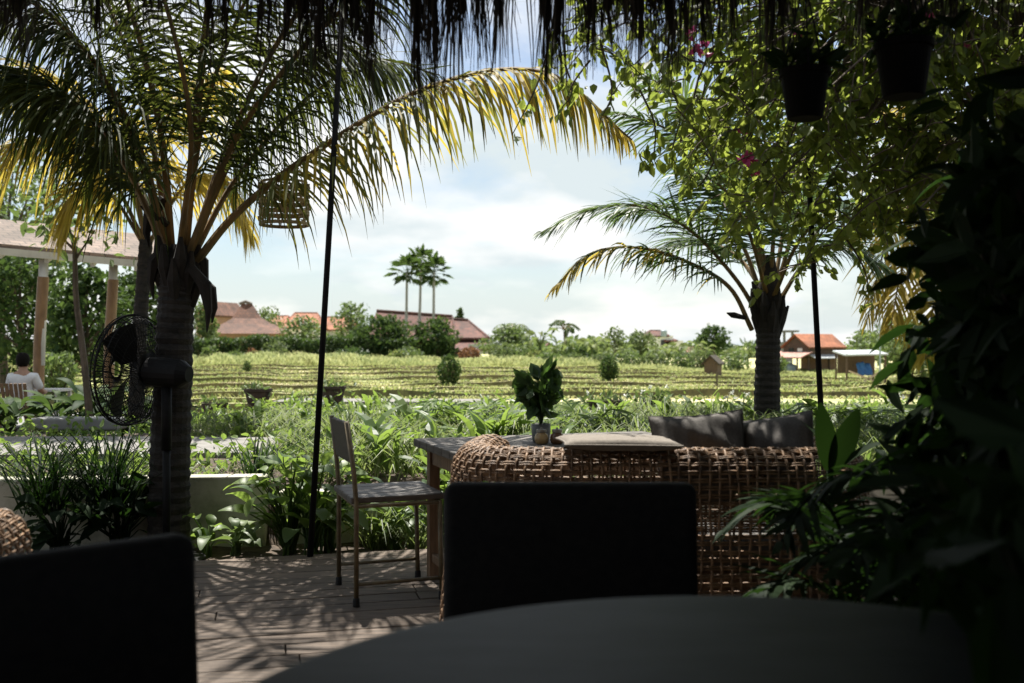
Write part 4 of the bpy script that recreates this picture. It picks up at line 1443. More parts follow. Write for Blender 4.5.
# dark planters along the field path
for (px, py, d, r, h, lab) in ((215, 408, 13.6, .17, .30, 'dark round planter nearest the palm trunk on the field edge'), (258, 409, 13.6, .18, .32, 'dark round planter, middle one of three before the rice field'), (333, 409, 13.8, .17, .31, 'dark round planter just right of the leaning pole'),
                               (604, 424, 11.2, .19, .26, 'dark planter behind the fern and jars'), (655, 424, 11.0, .17, .28, 'dark planter with a leafy plant behind the middle cushion')):
    x = (px - 512) / F * d
    z = gz(x, d)
    t = thing('planter', lab, 'planter', (x, d, z), 0, 'dark planters along the field edge')
    mb = MB(); mb.lathe([(r * .55, -.02), (r * .8, h * .4), (r * .95, h * .85), (r * 1.05, h * .88), (r * 1.05, h), (r * .92, h), (r * .9, h * .85)], (0, 0, 0), 24); mb.build('pot', M['terracotta'], t, world=False)
    lf = MB()
    C = rng.normal(0, 1, (60, 3)) * [r * .6, r * .6, .03] + [0, 0, h]
    leaves(lf, C, .09, 0, .5, tipdir=(0, 0, .5)); lf.build('foliage', M['tree_mid'], t, world=False)

# ------------------------------------------------------------------ grass of the bed and field (uncountable)
def scatter(n, y0, y1, xa, fn, power=1.0):
    y = y0 + (y1 - y0) * rng.random(n) ** power
    x = (rng.random(n) * 2 - 1) * (.56 * y + 1.0)
    k = fn(x, y)
    return x[k], y[k]


def on_path(x, y):
    return ((x < -1.95) & (y > 7.45) & (y < 9.15)) | ((x > -3.6) & (x < 0) & (y > 14.2) & (y < 15.5))


mb = MB()
x, y = scatter(80000, 6.3, 14.6, 0, lambda x, y: ~on_path(x, y) & (y > wall_y(x) + .14) & (x > np.where(y > 9.1, -3.1, -5.5)) & ((x > -1.45) | (y > 7.5) | (rng.random(len(x)) < .3)))
cl_ = .5 + .3 * np.sin(x * 2.1 + 3 * np.sin(y * 1.3)) * np.sin(y * 2.7 + x) + .3 * np.sin(x * 4.7 + 2 * np.sin(y * 2.9 + 1)) * np.sin(y * 5.1 - x * 1.3)
cl_ = np.clip(cl_, 0, 1.1)
keep = rng.random(len(x)) < .25 + .75 * cl_
x, y, cl_ = x[keep], y[keep], cl_[keep]
hh = (.09 + .34 * cl_ * rng.random(len(x))) * np.where(y > 10.2, .62, 1) * np.where(y > 12.4, .5, 1) * np.where((x < -1.4) & (y < 7.6), .3, 1)
blades(mb, np.stack([x, y, base_h(x, y) - .01], 1), hh, .007 + .0006 * y, 1.0)
tag(mb.build('garden_grass', M['strap']), 'lush green strap grass growing between wall and field path', 'grass', kind='stuff')
mb = MB()
x, y = scatter(2600, 6.4, 13.8, 0, lambda x, y: ~on_path(x, y) & (y > wall_y(x) + .2) & (x > -5.0))
cc = np.repeat(np.stack([x, y, base_h(x, y)], 1), 7, 0) + rng.normal(0, .1, (len(x) * 7, 3))
cc[:, 2] = base_h(cc[:, 0], cc[:, 1]) + np.abs(rng.normal(0, .10, len(cc)))
cc = cc[(cc[:, 1] < 11.5) | (rng.random(len(cc)) < .4)]
leaves(mb, cc, .075, 0, .5, tipdir=(0, 0, .35))
for k in range(170):                   # taller leafy tufts here and there
    y = 6.6 + 7.2 * rnd.random() ** 1.2
    x = rnd.uniform(-1, 1) * (.5 * y)
    if (x < -1.35 and y < 9.3) or (x < -3.2) or y < wall_y(x) + .3:
        continue
    z = gz(x, y); h = rnd.uniform(.16, .42) * (1 if y < 11 else .7)
    for j in range(rnd.randint(9, 18)):
        a = rnd.uniform(0, 6.28); e = rnd.uniform(.2, 1.2); l_ = h * rnd.uniform(.5, 1)
        b0 = Vector((x + rnd.gauss(0, .05), y + rnd.gauss(0, .05), z + h * rnd.uniform(0, .5)))
        paddle_leaf(mb, b0, b0 + Vector((math.cos(a) * math.cos(e), math.sin(a) * math.cos(e), math.sin(e))) * l_, l_ * rnd.choice((.12, .18, .35)), .15, n=5)
tag(mb.build('ground_cover', M['bedleaf']), 'mixed leafy ground cover among the garden grass', 'ground cover', kind='stuff')

# field: stubble on the beds, ranker grass on the bunds
mb = MB()
yy = 16.2 + (55 - 16.2) * rng.random(60000) ** 1.25
xx = (rng.random(60000) * 2 - 1) * (.56 * yy + 1)
ok = (np.sin(xx * .5 + yy * 1.1) + np.sin(xx * .21 - yy * .6) + rng.normal(0, .8, len(xx))) > -.9
xx, yy = xx[ok], yy[ok]
blades(mb, np.stack([xx, yy, base_h(xx, yy) - .01], 1), .03 + .05 * rng.random(len(xx)), .010 + .0009 * yy, .7)
tag(mb.build('rice_stubble', M['stubble']), 'dry tan stubble standing in rows across the rice terraces', 'stubble', kind='stuff')
mb = MB()
for k, b in enumerate(BUNDS):
    n = 1500
    xx = (rng.random(n) * 2 - 1) * (.56 * b + 1)
    y0 = b + rng.uniform(.03, .5, n)
    yv = y0 + wob(xx, y0)
    hz = base_h(xx, yv) + .135 * np.clip(bund_noise(xx, k), .15, 1.2) * np.where(y0 - b > .36, .4, 1)
    blades(mb, np.stack([xx, yv, hz], 1), .03 + .07 * rng.random(n), .010 + .0009 * b, .9)
tag(mb.build('bund_grass', M['bundgrass']), 'green and straw grass growing along the earth banks of the terraces', 'grass', kind='stuff')
mb = MB()
n = 52000
yy = rng.uniform(52.5, 62, n); xx = (rng.random(n) * 2 - 1) * 36
ty = 1 * (.5 + .5 * np.sin(xx * .33) * np.sin(xx * .11 + 2)) + .2
hgt = (.68 - .42 * smooth01(-6, 12, xx)) * (.55 + .5 * ty) * rng.uniform(.5, 1.2, n) * (.8 + .35 * np.sin(xx * 1.9 + yy) * np.sin(xx * .7 + 2)) * smooth01(52, 56, yy + 1.5)
blades(mb, np.stack([xx, yy, base_h(xx, yy)], 1), hgt, .06, .5)
tag(mb.build('tall_grass', M['tallgrass']), 'belt of tall pale yellow-green grass at the far edge of the field', 'grass', kind='stuff')

# ------------------------------------------------------------------ trees and shrubs far and near
def tree(name, label, px, d, top, w, base=None, m='tree_mid', trunk_h=.3, n=1400, ls=.2, cat='tree', group=None, flat=.7, clumps=16, sparse=1., crown_bottom=None, trunk_r=None, lean=0):
    """crown of leaf clumps on limbs; px centre column, top row, w crown width in pixels"""
    s = d / F
    x = (px - 512) * s
    z0 = gz(x, d) if base is None else base
    zt = CAMZ + (HY - top) * s
    H = zt - z0
    W = w * s
    t = thing(name, label, cat, (x, d, z0), 0, group)
    tr = MB(); lf = MB()
    rt = trunk_r or max(.04, H * .022)
    cb = H * trunk_h
    tr.tube(spline([(0, 0, -.1), (lean * .3 + rnd.gauss(0, .02) * H, 0, H * .3), (lean, 0, H * .62), (lean + rnd.gauss(0, .02) * H, 0, H * .9)], 10), [rt * (1 - .085 * k) for k in range(10)], 8)
    for k in range(clumps):
        a = k * 2.399 + rnd.random()
        f = (k + .5) / clumps
        zz = cb + (H - cb) * (.12 + .78 * f)
        rad = W * .5 * math.sqrt(max(.05, 1 - (2 * f - .85) ** 2 * .8)) * rnd.uniform(.35, .85)
        c = Vector((math.cos(a) * rad + lean, math.sin(a) * rad, zz))
        tr.tube([(lean * .6, 0, max(.1, zz * .62)), (c.x * .55 + lean * .4, c.y * .55, zz * .85), c], [rt * .45, rt * .3, rt * .1], 5)
        rc = W * rnd.uniform(.14, .24)
        nn = int(n / clumps)
        C = unit(rng.normal(0, 1, (nn, 3))) * (rng.random((nn, 1)) ** .45) * rc * [1.1, 1.1, .8 * min(1.6, H / max(W, .1))] + list(c)
        C = C[C[:, 2] < H + .03]
        leaves(lf, C, ls, 0, .62, tipdir=(0, 0, -.25), flat=.6)
    tr.build('trunk', M['bark'], t, world=False)
    lf.build('crown', M[m], t, world=False)
    return t


def bush(name, label, px, d, top, w, m='tree_mid', n=900, ls=.12, group=None, cat='bush', dense=True):
    s = d / F
    x = (px - 512) * s
    z0 = gz(x, d)
    H = CAMZ + (HY - top) * s - z0
    W = w * s
    t = thing(name, label, cat, (x, d, z0), 0, group)
    st, lf = MB(), MB()
    for k in range(7):
        a = k * .9
        st.tube([(0, 0, -.05), (math.cos(a) * W * .2, math.sin(a) * W * .2, H * .4), (math.cos(a) * W * .3, math.sin(a) * W * .3, H * .75)], [.03 * H, .02 * H, .006], 5)
    D = unit(rng.normal(0, 1, (n, 3)))
    rr_ = rng.random((n, 1)) ** .3
    bump = 1 + .16 * np.sin(D[:, :1] * 5 + D[:, 2:] * 4 + px) * np.sin(D[:, 1:2] * 6 + 1)
    C = D * rr_ * bump * [W * .5, W * .5, H * .5] + [0, 0, H * .5]
    leaves(lf, C, ls, 0, .55, tipdir=(0, 0, .35))
    st.build('stems', M['bark'], t, world=False)
    lf.build('foliage', M[m], t, world=False)
    return t


# ---- hedge and shrubs at the far edge
hd = thing('hedge', 'long clipped dark green hedge below the thatched-looking tiled roof', 'hedge', (P(300, 345, 63).x, 63, .0))
mb = MB()
n = 15000
xa, xb = P(150, 345, 63).x, P(415, 345, 63).x
xx = rng.uniform(xa, xb, n)
top = 1.15 + .10 * np.sin(xx * 1.1) + .07 * np.sin(xx * 2.7 + 1)
zz = .0 + rng.random(n) ** .7 * (top + .5)
yy = 63 + rng.uniform(-.55, .55, n)
leaves(mb, np.stack([xx, yy, zz], 1), .2, 0, .6)
for k in range(24):
    x = xa + (xb - xa) * (k + .5) / 24
    mb.tube([(x, 63, -.1), (x + .1, 63, 1.2)], .04, 5, 1)
mb.build('foliage', [M['hedge'], M['bark']], hd)
SH = 'shrubs along the far edge of the field'
for (px, d, top, w, m, lab) in ((209, 61.5, 346, 14, 'tree_mid', 'small round green shrub at the left end of the hedge'), (252, 61.5, 349, 9, 'red_leaf', 'small reddish shrub before the hedge'), (276, 61.5, 340, 26, 'tree_pale', 'pale leafy shrub spilling in front of the hedge'),
                                (236, 60.8, 351, 16, 'tree_mid', 'low green shrub between the reddish and round shrubs'), (408, 61, 347, 30, 'tree_mid', 'low shrub below the palms in front of the long red roof'), (398, 61, 351, 22, 'bundgrass', 'small yellowish shrub under the dark mango trees'),
                                (505, 60, 343, 26, 'tree_pale', 'pale bushy shrub right of the long red roof'), (470, 60, 347, 20, 'red_leaf', 'brownish shrub at the right end of the long roof'), (520, 60, 348, 28, 'tree_mid', 'green shrub below the hillside-shaped tree'),
                                (535, 59, 352, 18, 'bundgrass', 'yellowish shrub behind the potted plant leaves'), (352, 60.5, 347, 34, 'hedge', 'dark shrub right of the leaning pole beyond the field')):
    bush('shrub', lab, px, d, top, w, m, 420, .2, SH, 'shrub')
UG = 'undergrowth shrubs before the banana plants'
for i, (px, d, top, w, m, lab) in enumerate(((548, 57, 352, 24, 'tree_mid', 'low green shrub under the lone skyline palm'), (575, 57, 354, 26, 'tree_pale', 'pale low shrub between the lone palm and right-hand round bush'), (628, 57, 351, 30, 'tree_mid', 'low shrub just right of the right-hand round bush'),
        (655, 57, 353, 28, 'tree_pale', 'pale low shrub below the distant water tank'), (682, 56, 352, 26, 'tree_mid', 'low shrub left of the small field hut'), (735, 56, 352, 30, 'tree_mid', 'low shrub between the field hut and second palm trunk'), (700, 58, 350, 26, 'tree_pale', 'pale shrub directly behind the small field hut'),
        (775, 54, 355, 26, 'tree_mid', 'low shrub right of the second palm trunk beside the concrete building'), (852, 56, 356, 22, 'tree_mid', 'low shrub between timber house and field shelter'), (602, 58, 353, 26, 'tree_pale', 'pale shrub directly behind the right-hand round bush'))):
    bush('shrub', lab, px, d, top, w, m, 420, .2, UG, 'shrub')
# ---- trees
TR = 'trees beyond the rice field'
for a in (
        ('palm_like_tree', 'bushy green tree left of the joglo roof, touching the palm trunk', 203, 66, 300, 38, 'tree_mid', .1, 1300),
        ('leafy_tree', 'round green tree right behind the pointed brown roof', 265, 84, 306, 44, 'tree_mid', .2, 1000),
        ('leafy_tree', 'bushy tree in front of the orange roofs, left of the pole', 302, 68, 315, 52, 'tree_mid', .05, 1300),
        ('leafy_tree', 'open-crowned green tree just right of the leaning pole', 352, 70, 302, 46, 'tree_mid', .2, 1000),
        ('mango_tree', 'dark dense tree below the left end of the long red roof', 384, 64, 315, 66, 'tree_dark', .02, 2400),
        ('mango_tree', 'dark dense tree in front of the middle of the long red roof', 437, 64, 318, 52, 'tree_dark', .02, 2000),
        ('leafy_tree', 'spreading tree right of the long red roof with a palm-like top', 510, 66, 326, 58, 'tree_mid', .05, 1700),
        ('leafy_tree', 'green tree under the lone coconut palm on the skyline', 583, 70, 347, 34, 'tree_dark', .05, 1000),
        ('leafy_tree', 'low tree left of the small distant red gable', 548, 72, 346, 36, 'tree_mid', .05, 800),
        ('airy_tree', 'thin airy pale tree, the slimmer of two on the skyline', 615, 72, 328, 28, 'tree_pale', .25, 420),
        ('airy_tree', 'airy pale bamboo-like tree in front of the distant water tank', 641, 70, 331, 42, 'tree_pale', .1, 900),
        ('leafy_tree', 'round-crowned tree rising behind the small thatched field hut', 714, 74, 325, 34, 'tree_dark', .3, 1000),
        ('leafy_tree', 'tree behind the timber house, right of its orange roof', 866, 72, 330, 40, 'tree_mid', .1, 1000),
        ('leafy_tree', 'dark tree behind the golden drooping palm', 912, 40, 318, 90, 'tree_mid', .05, 2200),
        ('leafy_tree', 'broad dark tree half hidden by the shaded shrubs', 985, 36, 290, 110, 'tree_dark', .05, 2200)):
    tree(a[0], a[1], a[2], a[3], a[4], a[5], m=a[6], trunk_h=a[7], n=a[8], ls=.26 if a[3] > 50 else .2, group=TR, clumps=22 if a[8] > 1500 else 15)
t = tree('conifer', 'thin pointed dark conifer behind the right end of the long red roof', 460, 100, 305, 9, m='tree_dark', trunk_h=.3, n=500, ls=.3, clumps=14)
# ---- left side trees behind the pavilion
TL = 'trees behind the pavilion'
for a in (
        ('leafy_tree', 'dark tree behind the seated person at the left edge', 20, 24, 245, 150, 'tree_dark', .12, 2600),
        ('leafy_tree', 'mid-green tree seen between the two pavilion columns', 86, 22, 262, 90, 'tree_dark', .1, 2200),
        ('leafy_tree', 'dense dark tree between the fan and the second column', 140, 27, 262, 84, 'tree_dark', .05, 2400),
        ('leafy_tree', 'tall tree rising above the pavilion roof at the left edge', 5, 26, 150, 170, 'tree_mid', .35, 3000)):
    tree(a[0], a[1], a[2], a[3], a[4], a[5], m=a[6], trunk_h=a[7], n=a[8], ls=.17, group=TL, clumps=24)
# slim sapling in front of the pavilion
sp_ = thing('sapling', 'slim leaning young tree with few leaves in front of the pavilion eave', 'tree', P(94, 405, 11))
mb = MB()
mb.tube(spline([P(90, 420, 11), P(84, 360, 11), P(76, 300, 11), P(74, 245, 11), P(66, 228, 11)], 14), [.045 - .002 * k for k in range(14)], 7)
for (a, b) in (((74, 262, 11), (95, 230, 10.8)), ((74, 250, 11), (52, 214, 11.1)), ((74, 250, 11), (70, 196, 11.2))):
    mb.tube([P(*a), P((a[0] + b[0]) / 2 - 3, (a[1] + b[1]) / 2 + 4, 11), P(*b)], [.018, .012, .005], 5)
mb.build('trunk', M['bark'], sp_)
lf = MB()
cc = []
for (px, py, n) in ((95, 228, 26), (52, 212, 40), (70, 195, 40), (40, 222, 30), (110, 240, 14), (60, 240, 16), (88, 214, 16)):
    cc.append(np.array([list(P(px, py, 11))] * n) + rng.normal(0, .13, (n, 3)))
leaves(lf, np.concatenate(cc), .13, 0, .5, tipdir=(0, 0, -.4))
lf.build('crown', M['tree_mid'], sp_)

mb = MB()
n = 16000
xx = rng.uniform(-75, 75, n)
tp_ = 1.7 + .6 * np.sin(xx * .21) * np.sin(xx * .09 + 1) + .5 * np.sin(xx * .83) + .35 * np.sin(xx * 1.9)
leaves(mb, np.stack([xx, 128 + rng.uniform(-4, 4, n), rng.random(n) ** .8 * tp_ - .6], 1), .75, 0, .65)
tag(mb.build('treeline', M['tree_mid']), 'far line of green trees closing off the fields on the horizon', 'treeline', kind='stuff')
# ---- banana plants
proto = thing('banana_plant', 'pale green banana plant in the row beyond the field', 'banana plant', (0, 0, 0), 0, 'banana plants beyond the field')
st, lf = MB(), MB()
st.tube([(0, 0, -.1), (0, 0, 1.2)], [.12, .08], 8)
for k in range(9):
    a = k * 2.4
    p = Vector((0, 0, 1.15))
    q = p + Vector((math.cos(a) * .4, math.sin(a) * .4, .75 - .05 * k))
    r_ = q + Vector((math.cos(a) * .8, math.sin(a) * .8, .15 - .09 * k))
    st.tube([p, q], [.04, .02], 5)
    paddle_leaf(lf, q, r_, .42, .22, n=7)
st.build('stem', M['banana'], proto, world=False)
lf.build('foliage', M['banana'], proto, world=False)
spots = [(540, 60), (556, 62), (570, 61), (592, 63), (606, 62), (624, 62), (655, 63), (668, 61.5), (680, 63), (694, 61), (704, 64), (728, 62), (738, 64), (748, 61.5), (660, 66), (676, 66), (690, 66), (735, 67), (598, 66), (630, 66), (520, 63)]
for i, (px, d) in enumerate(spots):
    x = P(px, 345, d).x
    L_ = Vector((x, d, gz(x, d)))
    s_ = rnd.uniform(.45, .85)
    if i == 0:
        proto.location = L_
    else:
        dup(proto, L_, rnd.uniform(0, 6), s_)

# ---- clipped round bushes in the field
bush('round_bush', 'round dark green bush standing in the field, left of the potted plant', 449, 27, 355, 23, 'tree_dark', 1100, .085, 'round bushes in the rice field')
bush('round_bush', 'round dark green bush standing in the field, right of the potted plant', 609, 30, 356, 20, 'tree_dark', 1100, .085, 'round bushes in the rice field')
bush('round_bush', 'tiny dark bush on the terraces in front of the hedge', 247, 36, 361, 8, 'tree_dark', 350, .07, 'round bushes in the rice field')
mb = MB(); a = P(717, 392, 22); b = P(717, 372, 22); mb.tube([a, b], .02, 6)
tag(mb.build('stake', M['bark']), 'short wooden stake standing in the rice field before the hut', 'stake')

# ---- tall fan palms
FP = 'tall fan palms by the long roof'


def fan_palm(label, px, d, ctop, rad, sc=1.):
    s = d / F
    x = (px - 512) * s
    z0 = gz(x, d)
    t = thing('fan_palm', label, 'palm tree', (x, d, z0), 0, FP)
    H = CAMZ + (HY - ctop) * s - z0
    tr = MB(); ln_ = rnd.uniform(-.35, .35); tr.tube([(ln_ * 1.3, 0, -.1), (ln_ * .35, 0, H * .55), (0, 0, H)], [.13, .10, .08], 8)
    tr.build('trunk', M['grey_wall'], t, world=False)
    lf = MB(); R_ = rad * s
    nl = 20
    for k in range(nl):
        a = k * 2.4; e = math.pi * (.46 - .80 * (k / nl))
        dv = Vector((math.cos(a) * math.cos(e), math.sin(a) * math.cos(e), math.sin(e)))
        hub = Vector((0, 0, H)) + dv * R_ * .5
        R_ = rad * s * rnd.uniform(.72, 1.25)
        if rnd.random() < .12:
            continue
        lf.tube([(0, 0, H - .1), hub], [.02, .012], 4)
        sd = dv.cross(Vector((0, 0, 1))); sd = sd.normalized() if sd.length > .05 else Vector((1, 0, 0))
        for j in range(9):
            b = (j / 8 - .5) * 2.6
            td = (dv * math.cos(b) + sd * math.sin(b) + Vector((0, 0, -.18))).normalized()
            q = td.cross(Vector((.3, .5, .7))).normalized() * R_ * .085
            tip = hub + td * R_ * .55 * rnd.uniform(.8, 1.1) - Vector((0, 0, R_ * .06))
            mid = hub + td * R_ * .3
            lf.add([hub, mid + q, tip, mid - q], [(0, 1, 2, 3)])
    lf.build('crown', M['tree_dark'], t, world=False)


fan_palm('tall slender fan palm, left one of three above the long red roof', 407, 72, 272, 21)
fan_palm('tall slender fan palm, middle and tallest of three above the red roof', 421, 74, 262, 18)
fan_palm('tall slender fan palm, right one of three, leaves drooping low', 434, 71, 272, 21)

# distant coconut palm
dp = thing('coconut_palm', 'tiny lone coconut palm on the skyline above the potted plant', 'palm tree', P(565, 350, 75))
dp.location.z = gz(4, 75)
mb = MB(); mb.tube([P(566, 354, 75), P(565, 340, 75), P(564.5, 331, 75)], [.13, .1, .09], 7); mb.build('trunk', M['bark'], dp)
for k in range(13):
    a = k * 2.4; e = rnd.uniform(-.6, 1.5)
    b = P(564.5, 330, 75)
    q = [b, b + Vector((math.cos(a) * .5, math.sin(a) * .5, .2 + .4 * e)), b + Vector((math.cos(a) * .95, math.sin(a) * .95, .1 + .3 * e)), b + Vector((math.cos(a) * 1.2, math.sin(a) * 1.2, -.25 + .5 * e))]
    frond_mesh(q, 16, .36, droop=.4, w=.10, rr=.03).build('frond', [M['petiole'], M['tree_dark'], M['tree_dark']], dp)
dp2 = thing('coconut_palm', 'palm crown poking above the spreading tree right of the long roof', 'palm tree', P(510, 352, 67))
mb = MB(); mb.tube([P(510, 352, 67), P(511, 336, 67)], .1, 7); mb.build('trunk', M['bark'], dp2)
for k in range(12):
    a = k * 2.4; e = rnd.uniform(.2, 1)
    b = P(511, 336, 67)
    q = [b, b + Vector((math.cos(a) * .4, math.sin(a) * .4, .35 + .4 * e)), b + Vector((math.cos(a) * .9, math.sin(a) * .9, .4 + .35 * e)), b + Vector((math.cos(a) * 1.3, math.sin(a) * 1.3, .1 + .3 * e))]
    frond_mesh(q, 14, .45, droop=.5, w=.08, rr=.03).build('frond', [M['petiole'], M['tree_mid'], M['tree_mid']], dp2)

# ------------------------------------------------------------------ houses
def hip_roof(mb, cx, cy, z0, z1, L, Wd, ridge, rz=0, over=0., mat=0, sag=0):
    """hip roof: rectangle L x Wd at z0, ridge length at z1"""
    r = Matrix.Rotation(rz, 3, 'Z')
    b = [r @ Vector((sx * L / 2, sy * Wd / 2, 0)) + Vector((cx, cy, z0)) for sx, sy in ((-1, -1), (1, -1), (1, 1), (-1, 1))]
    t = [r @ Vector((sx * ridge / 2, 0, 0)) + Vector((cx, cy, z1)) for sx in (-1, 1)]
    vs = b + t + [q - Vector((0, 0, .12)) for q in b]
    mb.add(vs, [(0, 1, 5, 4), (1, 2, 5), (2, 3, 4, 5), (3, 0, 4), (6, 7, 1, 0), (7, 8, 2, 1), (8, 9, 3, 2), (9, 6, 0, 3), (9, 8, 7, 6)], mat)
    mb.tube([t[0], t[1]], .09, 6, mat)
    for i, j in ((0, 0), (1, 1), (2, 1), (3, 0)):
        mb.tube([b[i], t[j]], .07, 6, mat)


# joglo pavilion
d = 80; s = d / F
cx = P(249, 345, d).x; ze = CAMZ + (345 - 334) * s; zm = CAMZ + (345 - 318) * s; zt = CAMZ + (345 - 304) * s
h = thing('joglo_house', 'joglo house with steep pointed brown tile roof and carved finial behind the hedge', 'house', (cx, d, -.05), R(8))
h.rotation_euler = (0, 0, 0)
mb = MB()
r8 = Matrix.Rotation(R(12), 3, 'Z')


def frustum(mb, c, z0, z1, a0, b0, a1, b1, rot):
    vs = [rot @ Vector((sx * a0, sy * b0, 0)) + Vector((c[0], c[1], z0)) for sx, sy in ((-1, -1), (1, -1), (1, 1), (-1, 1))]
    vs += [rot @ Vector((sx * a1, sy * b1, 0)) + Vector((c[0], c[1], z1)) for sx, sy in ((-1, -1), (1, -1), (1, 1), (-1, 1))]
    mb.add(vs, [(0, 1, 5, 4), (1, 2, 6, 5), (2, 3, 7, 6), (3, 0, 4, 7), (4, 5, 6, 7), (3, 2, 1, 0)])


frustum(mb, (cx, d), ze, zm - .5, 3.5, 3.1, 1.9, 1.7, r8)
frustum(mb, (cx - .05, d), zm - .52, zm - .05, 1.9, 1.7, 1.15, 1.05, r8)
frustum(mb, (cx - .15, d), zm - .08, zt, 1.15, 1.05, .40, .12, r8)
mb.build('roof', M['tile_brown'], h, uv=True)
mb = MB(); mb.tube([(cx - .75, d - .2, zt), (cx - .25, d - .1, zt + .18), (cx + .25, d, zt)], [.12, .14, .1], 8)
mb.build('finial', M['stone'], h)
mb = MB(); mb.box((cx, d, ze / 2), (5.6, 5, ze + .2), r8); mb.build('wall', M['brick'], h)
# house with small gable behind
def gable_house(label, px, d, wpx, eave, ridge, roofm, wallm, depth=6., rz=0., group=None, name='house', front=False, windows=0):
    s = d / F
    cx = P(px, 345, d).x; W = wpx * s
    ze = CAMZ + (345 - eave) * s; zr = CAMZ + (345 - ridge) * s
    g = -.1
    t = thing(name, label, 'house', (cx, d, g), 0, group)
    rot = Matrix.Rotation(rz, 3, 'Z')
    c = Vector((cx, d, 0))
    mb = MB()
    if front:      # ridge runs away from the viewer, gable faces the field
        A, B = W / 2, depth / 2
        q = [Vector((sx * A, sy * B, z)) for sx, sy, z in ((-1, -1, ze), (0, -1, zr), (1, -1, ze), (-1, 1, ze), (0, 1, zr), (1, 1, ze))]
        q = [rot @ a + c for a in q]; lo = [a - Vector((0, 0, .14)) for a in q]
        mb.add(q + lo, [(0, 1, 4, 3), (1, 2, 5, 4), (6, 9, 10, 7), (7, 10, 11, 8), (0, 6, 7, 1), (1, 7, 8, 2), (3, 4, 10, 9), (4, 5, 11, 10), (0, 3, 9, 6), (2, 8, 11, 5)])
        mb.build('roof', roofm, t, uv=True)
        mb = MB()
        a, b = A * .84, B * .9
        q = [Vector(v) for v in ((-a, -b, g), (a, -b, g), (a, -b, ze + .05), (0, -b, zr - .25), (-a, -b, ze + .05))]
        q2 = [Vector((v.x, b, v.z)) for v in q]
        q = [rot @ v + c for v in q + q2]
        mb.add(q, [(0, 1, 2, 3, 4), (9, 8, 7, 6, 5), (0, 5, 6, 1), (1, 6, 7, 2), (0, 4, 9, 5)])
        mb.build('wall', wallm, t)
    else:
        hip_roof(mb, cx, d, ze, zr, W, depth, W * .55, rz)
        mb.build('roof', roofm, t, uv=True)
        mb = MB(); mb.box((cx, d, (ze + g) / 2), (W * .86, depth * .86, ze - g), rot)
        mb.build('wall', wallm, t)
    for k in range(windows):
        mb = MB(); p = rot @ Vector(((k - (windows - 1) / 2) * W * .3, -depth * (.45 if front else .43), 0)) + c
        mb.box((p.x, p.y, (ze + g) / 2 + .2), (W * .13, .1, (ze - g) * .4), rot); mb.build('window', M['window'], t)
    return t


gable_house('small brown-roofed gable house peeking behind the joglo house, left of its finial', 221, 92, 26, 316, 302, M['tile_brown'], M['brick'], 5, R(-20), front=True, windows=1)
gable_house('house with pale orange tile roof directly left of the leaning pole', 306, 95, 40, 328, 313, M['tile_orange'], M['white_wall'], 7, R(6), windows=2)
gable_house('lower orange roof between the joglo house and the leaning pole', 281, 98, 26, 326, 316, M['tile_orange'], M['white_wall'], 6, R(-4), windows=1)
gable_house('orange-roofed house mostly hidden by trees just right of the leaning pole', 338, 100, 40, 330, 317, M['tile_orange'], M['white_wall'], 6, R(-6), windows=1)
gable_house('tiny red gable among distant trees near the lone coconut palm', 548, 90, 17, 352, 343, M['tile_red'], M['brick'], 5, 0, front=True, windows=1)
# long house
d = 76; s = d / F
lh = thing('long_house', 'long house with mottled red tile roof stepping down to the right, behind dark trees', 'house', (P(430, 345, d).x, d, -.05))
mb = MB()
zr = CAMZ + (345 - 311) * s; ze = CAMZ + (345 - 341) * s
xl, xr = P(376, 345, d).x, P(452, 345, d).x


def ridge_roof(mb, xl, xr, xle, xre, zr, zr2, ze, y, dep):
    vs = [(xle, y - dep, ze), (xre, y - dep, ze), (xr, y, zr2), (xl, y, zr), (xle, y + dep, ze), (xre, y + dep, ze)]
    vs2 = [(a, b, c - .15) for a, b, c in vs]
    mb.add(vs + vs2, [(0, 1, 2, 3), (2, 5, 4, 3), (1, 5, 2), (0, 3, 4), (6, 9, 8, 7), (8, 9, 10, 11), (7, 8, 11), (6, 10, 9), (0, 6, 7, 1), (1, 7, 11, 5), (5, 11, 10, 4), (4, 10, 6, 0)])
    mb.tube([(xl, y, zr + .04), (xr, y, zr2 + .04)], .11, 7)
    mb.tube([(xr, y, zr2), (xre, y - dep, ze)], .09, 6)
    mb.tube([(xr, y, zr2), (xre, y + dep, ze)], .09, 6)


ridge_roof(mb, xl, xr, xl - .4, xr + .5, zr, zr - .42, ze, d + .3, 3.2)
ridge_roof(mb, P(440, 345, d).x, P(468, 345, d).x, P(436, 345, d).x, P(489, 345, d).x, zr - .62, zr - .72, CAMZ + (345 - 338) * s, d, 2.9)
mb.build('roof', M['tile_red'], lh, uv=True)
mb = MB()
x0, x1 = P(458, 345, d).x, P(502, 345, d).x
za, zb_ = CAMZ + (345 - 339) * s, CAMZ + (345 - 349) * s
mb.add([(x0, d - 4.3, zb_), (x1, d - 4.3, zb_), (x1 - 1.2, d - 2.2, za), (x0, d - 2.2, za), (x0, d - 4.3, zb_ - .12), (x1, d - 4.3, zb_ - .12), (x1 - 1.2, d - 2.2, za - .12), (x0, d - 2.2, za - .12)],
       [(0, 1, 2, 3), (7, 6, 5, 4), (0, 4, 5, 1), (1, 5, 6, 2), (3, 7, 4, 0)])
mb.build('lean_to_roof', M['tile_red'], lh, uv=True)
mb = MB(); mb.box(((xl + P(480, 345, d).x) / 2, d, ze / 2), (P(480, 345, d).x - xl, 5, ze + .2)); mb.build('wall', M['timber'], lh)
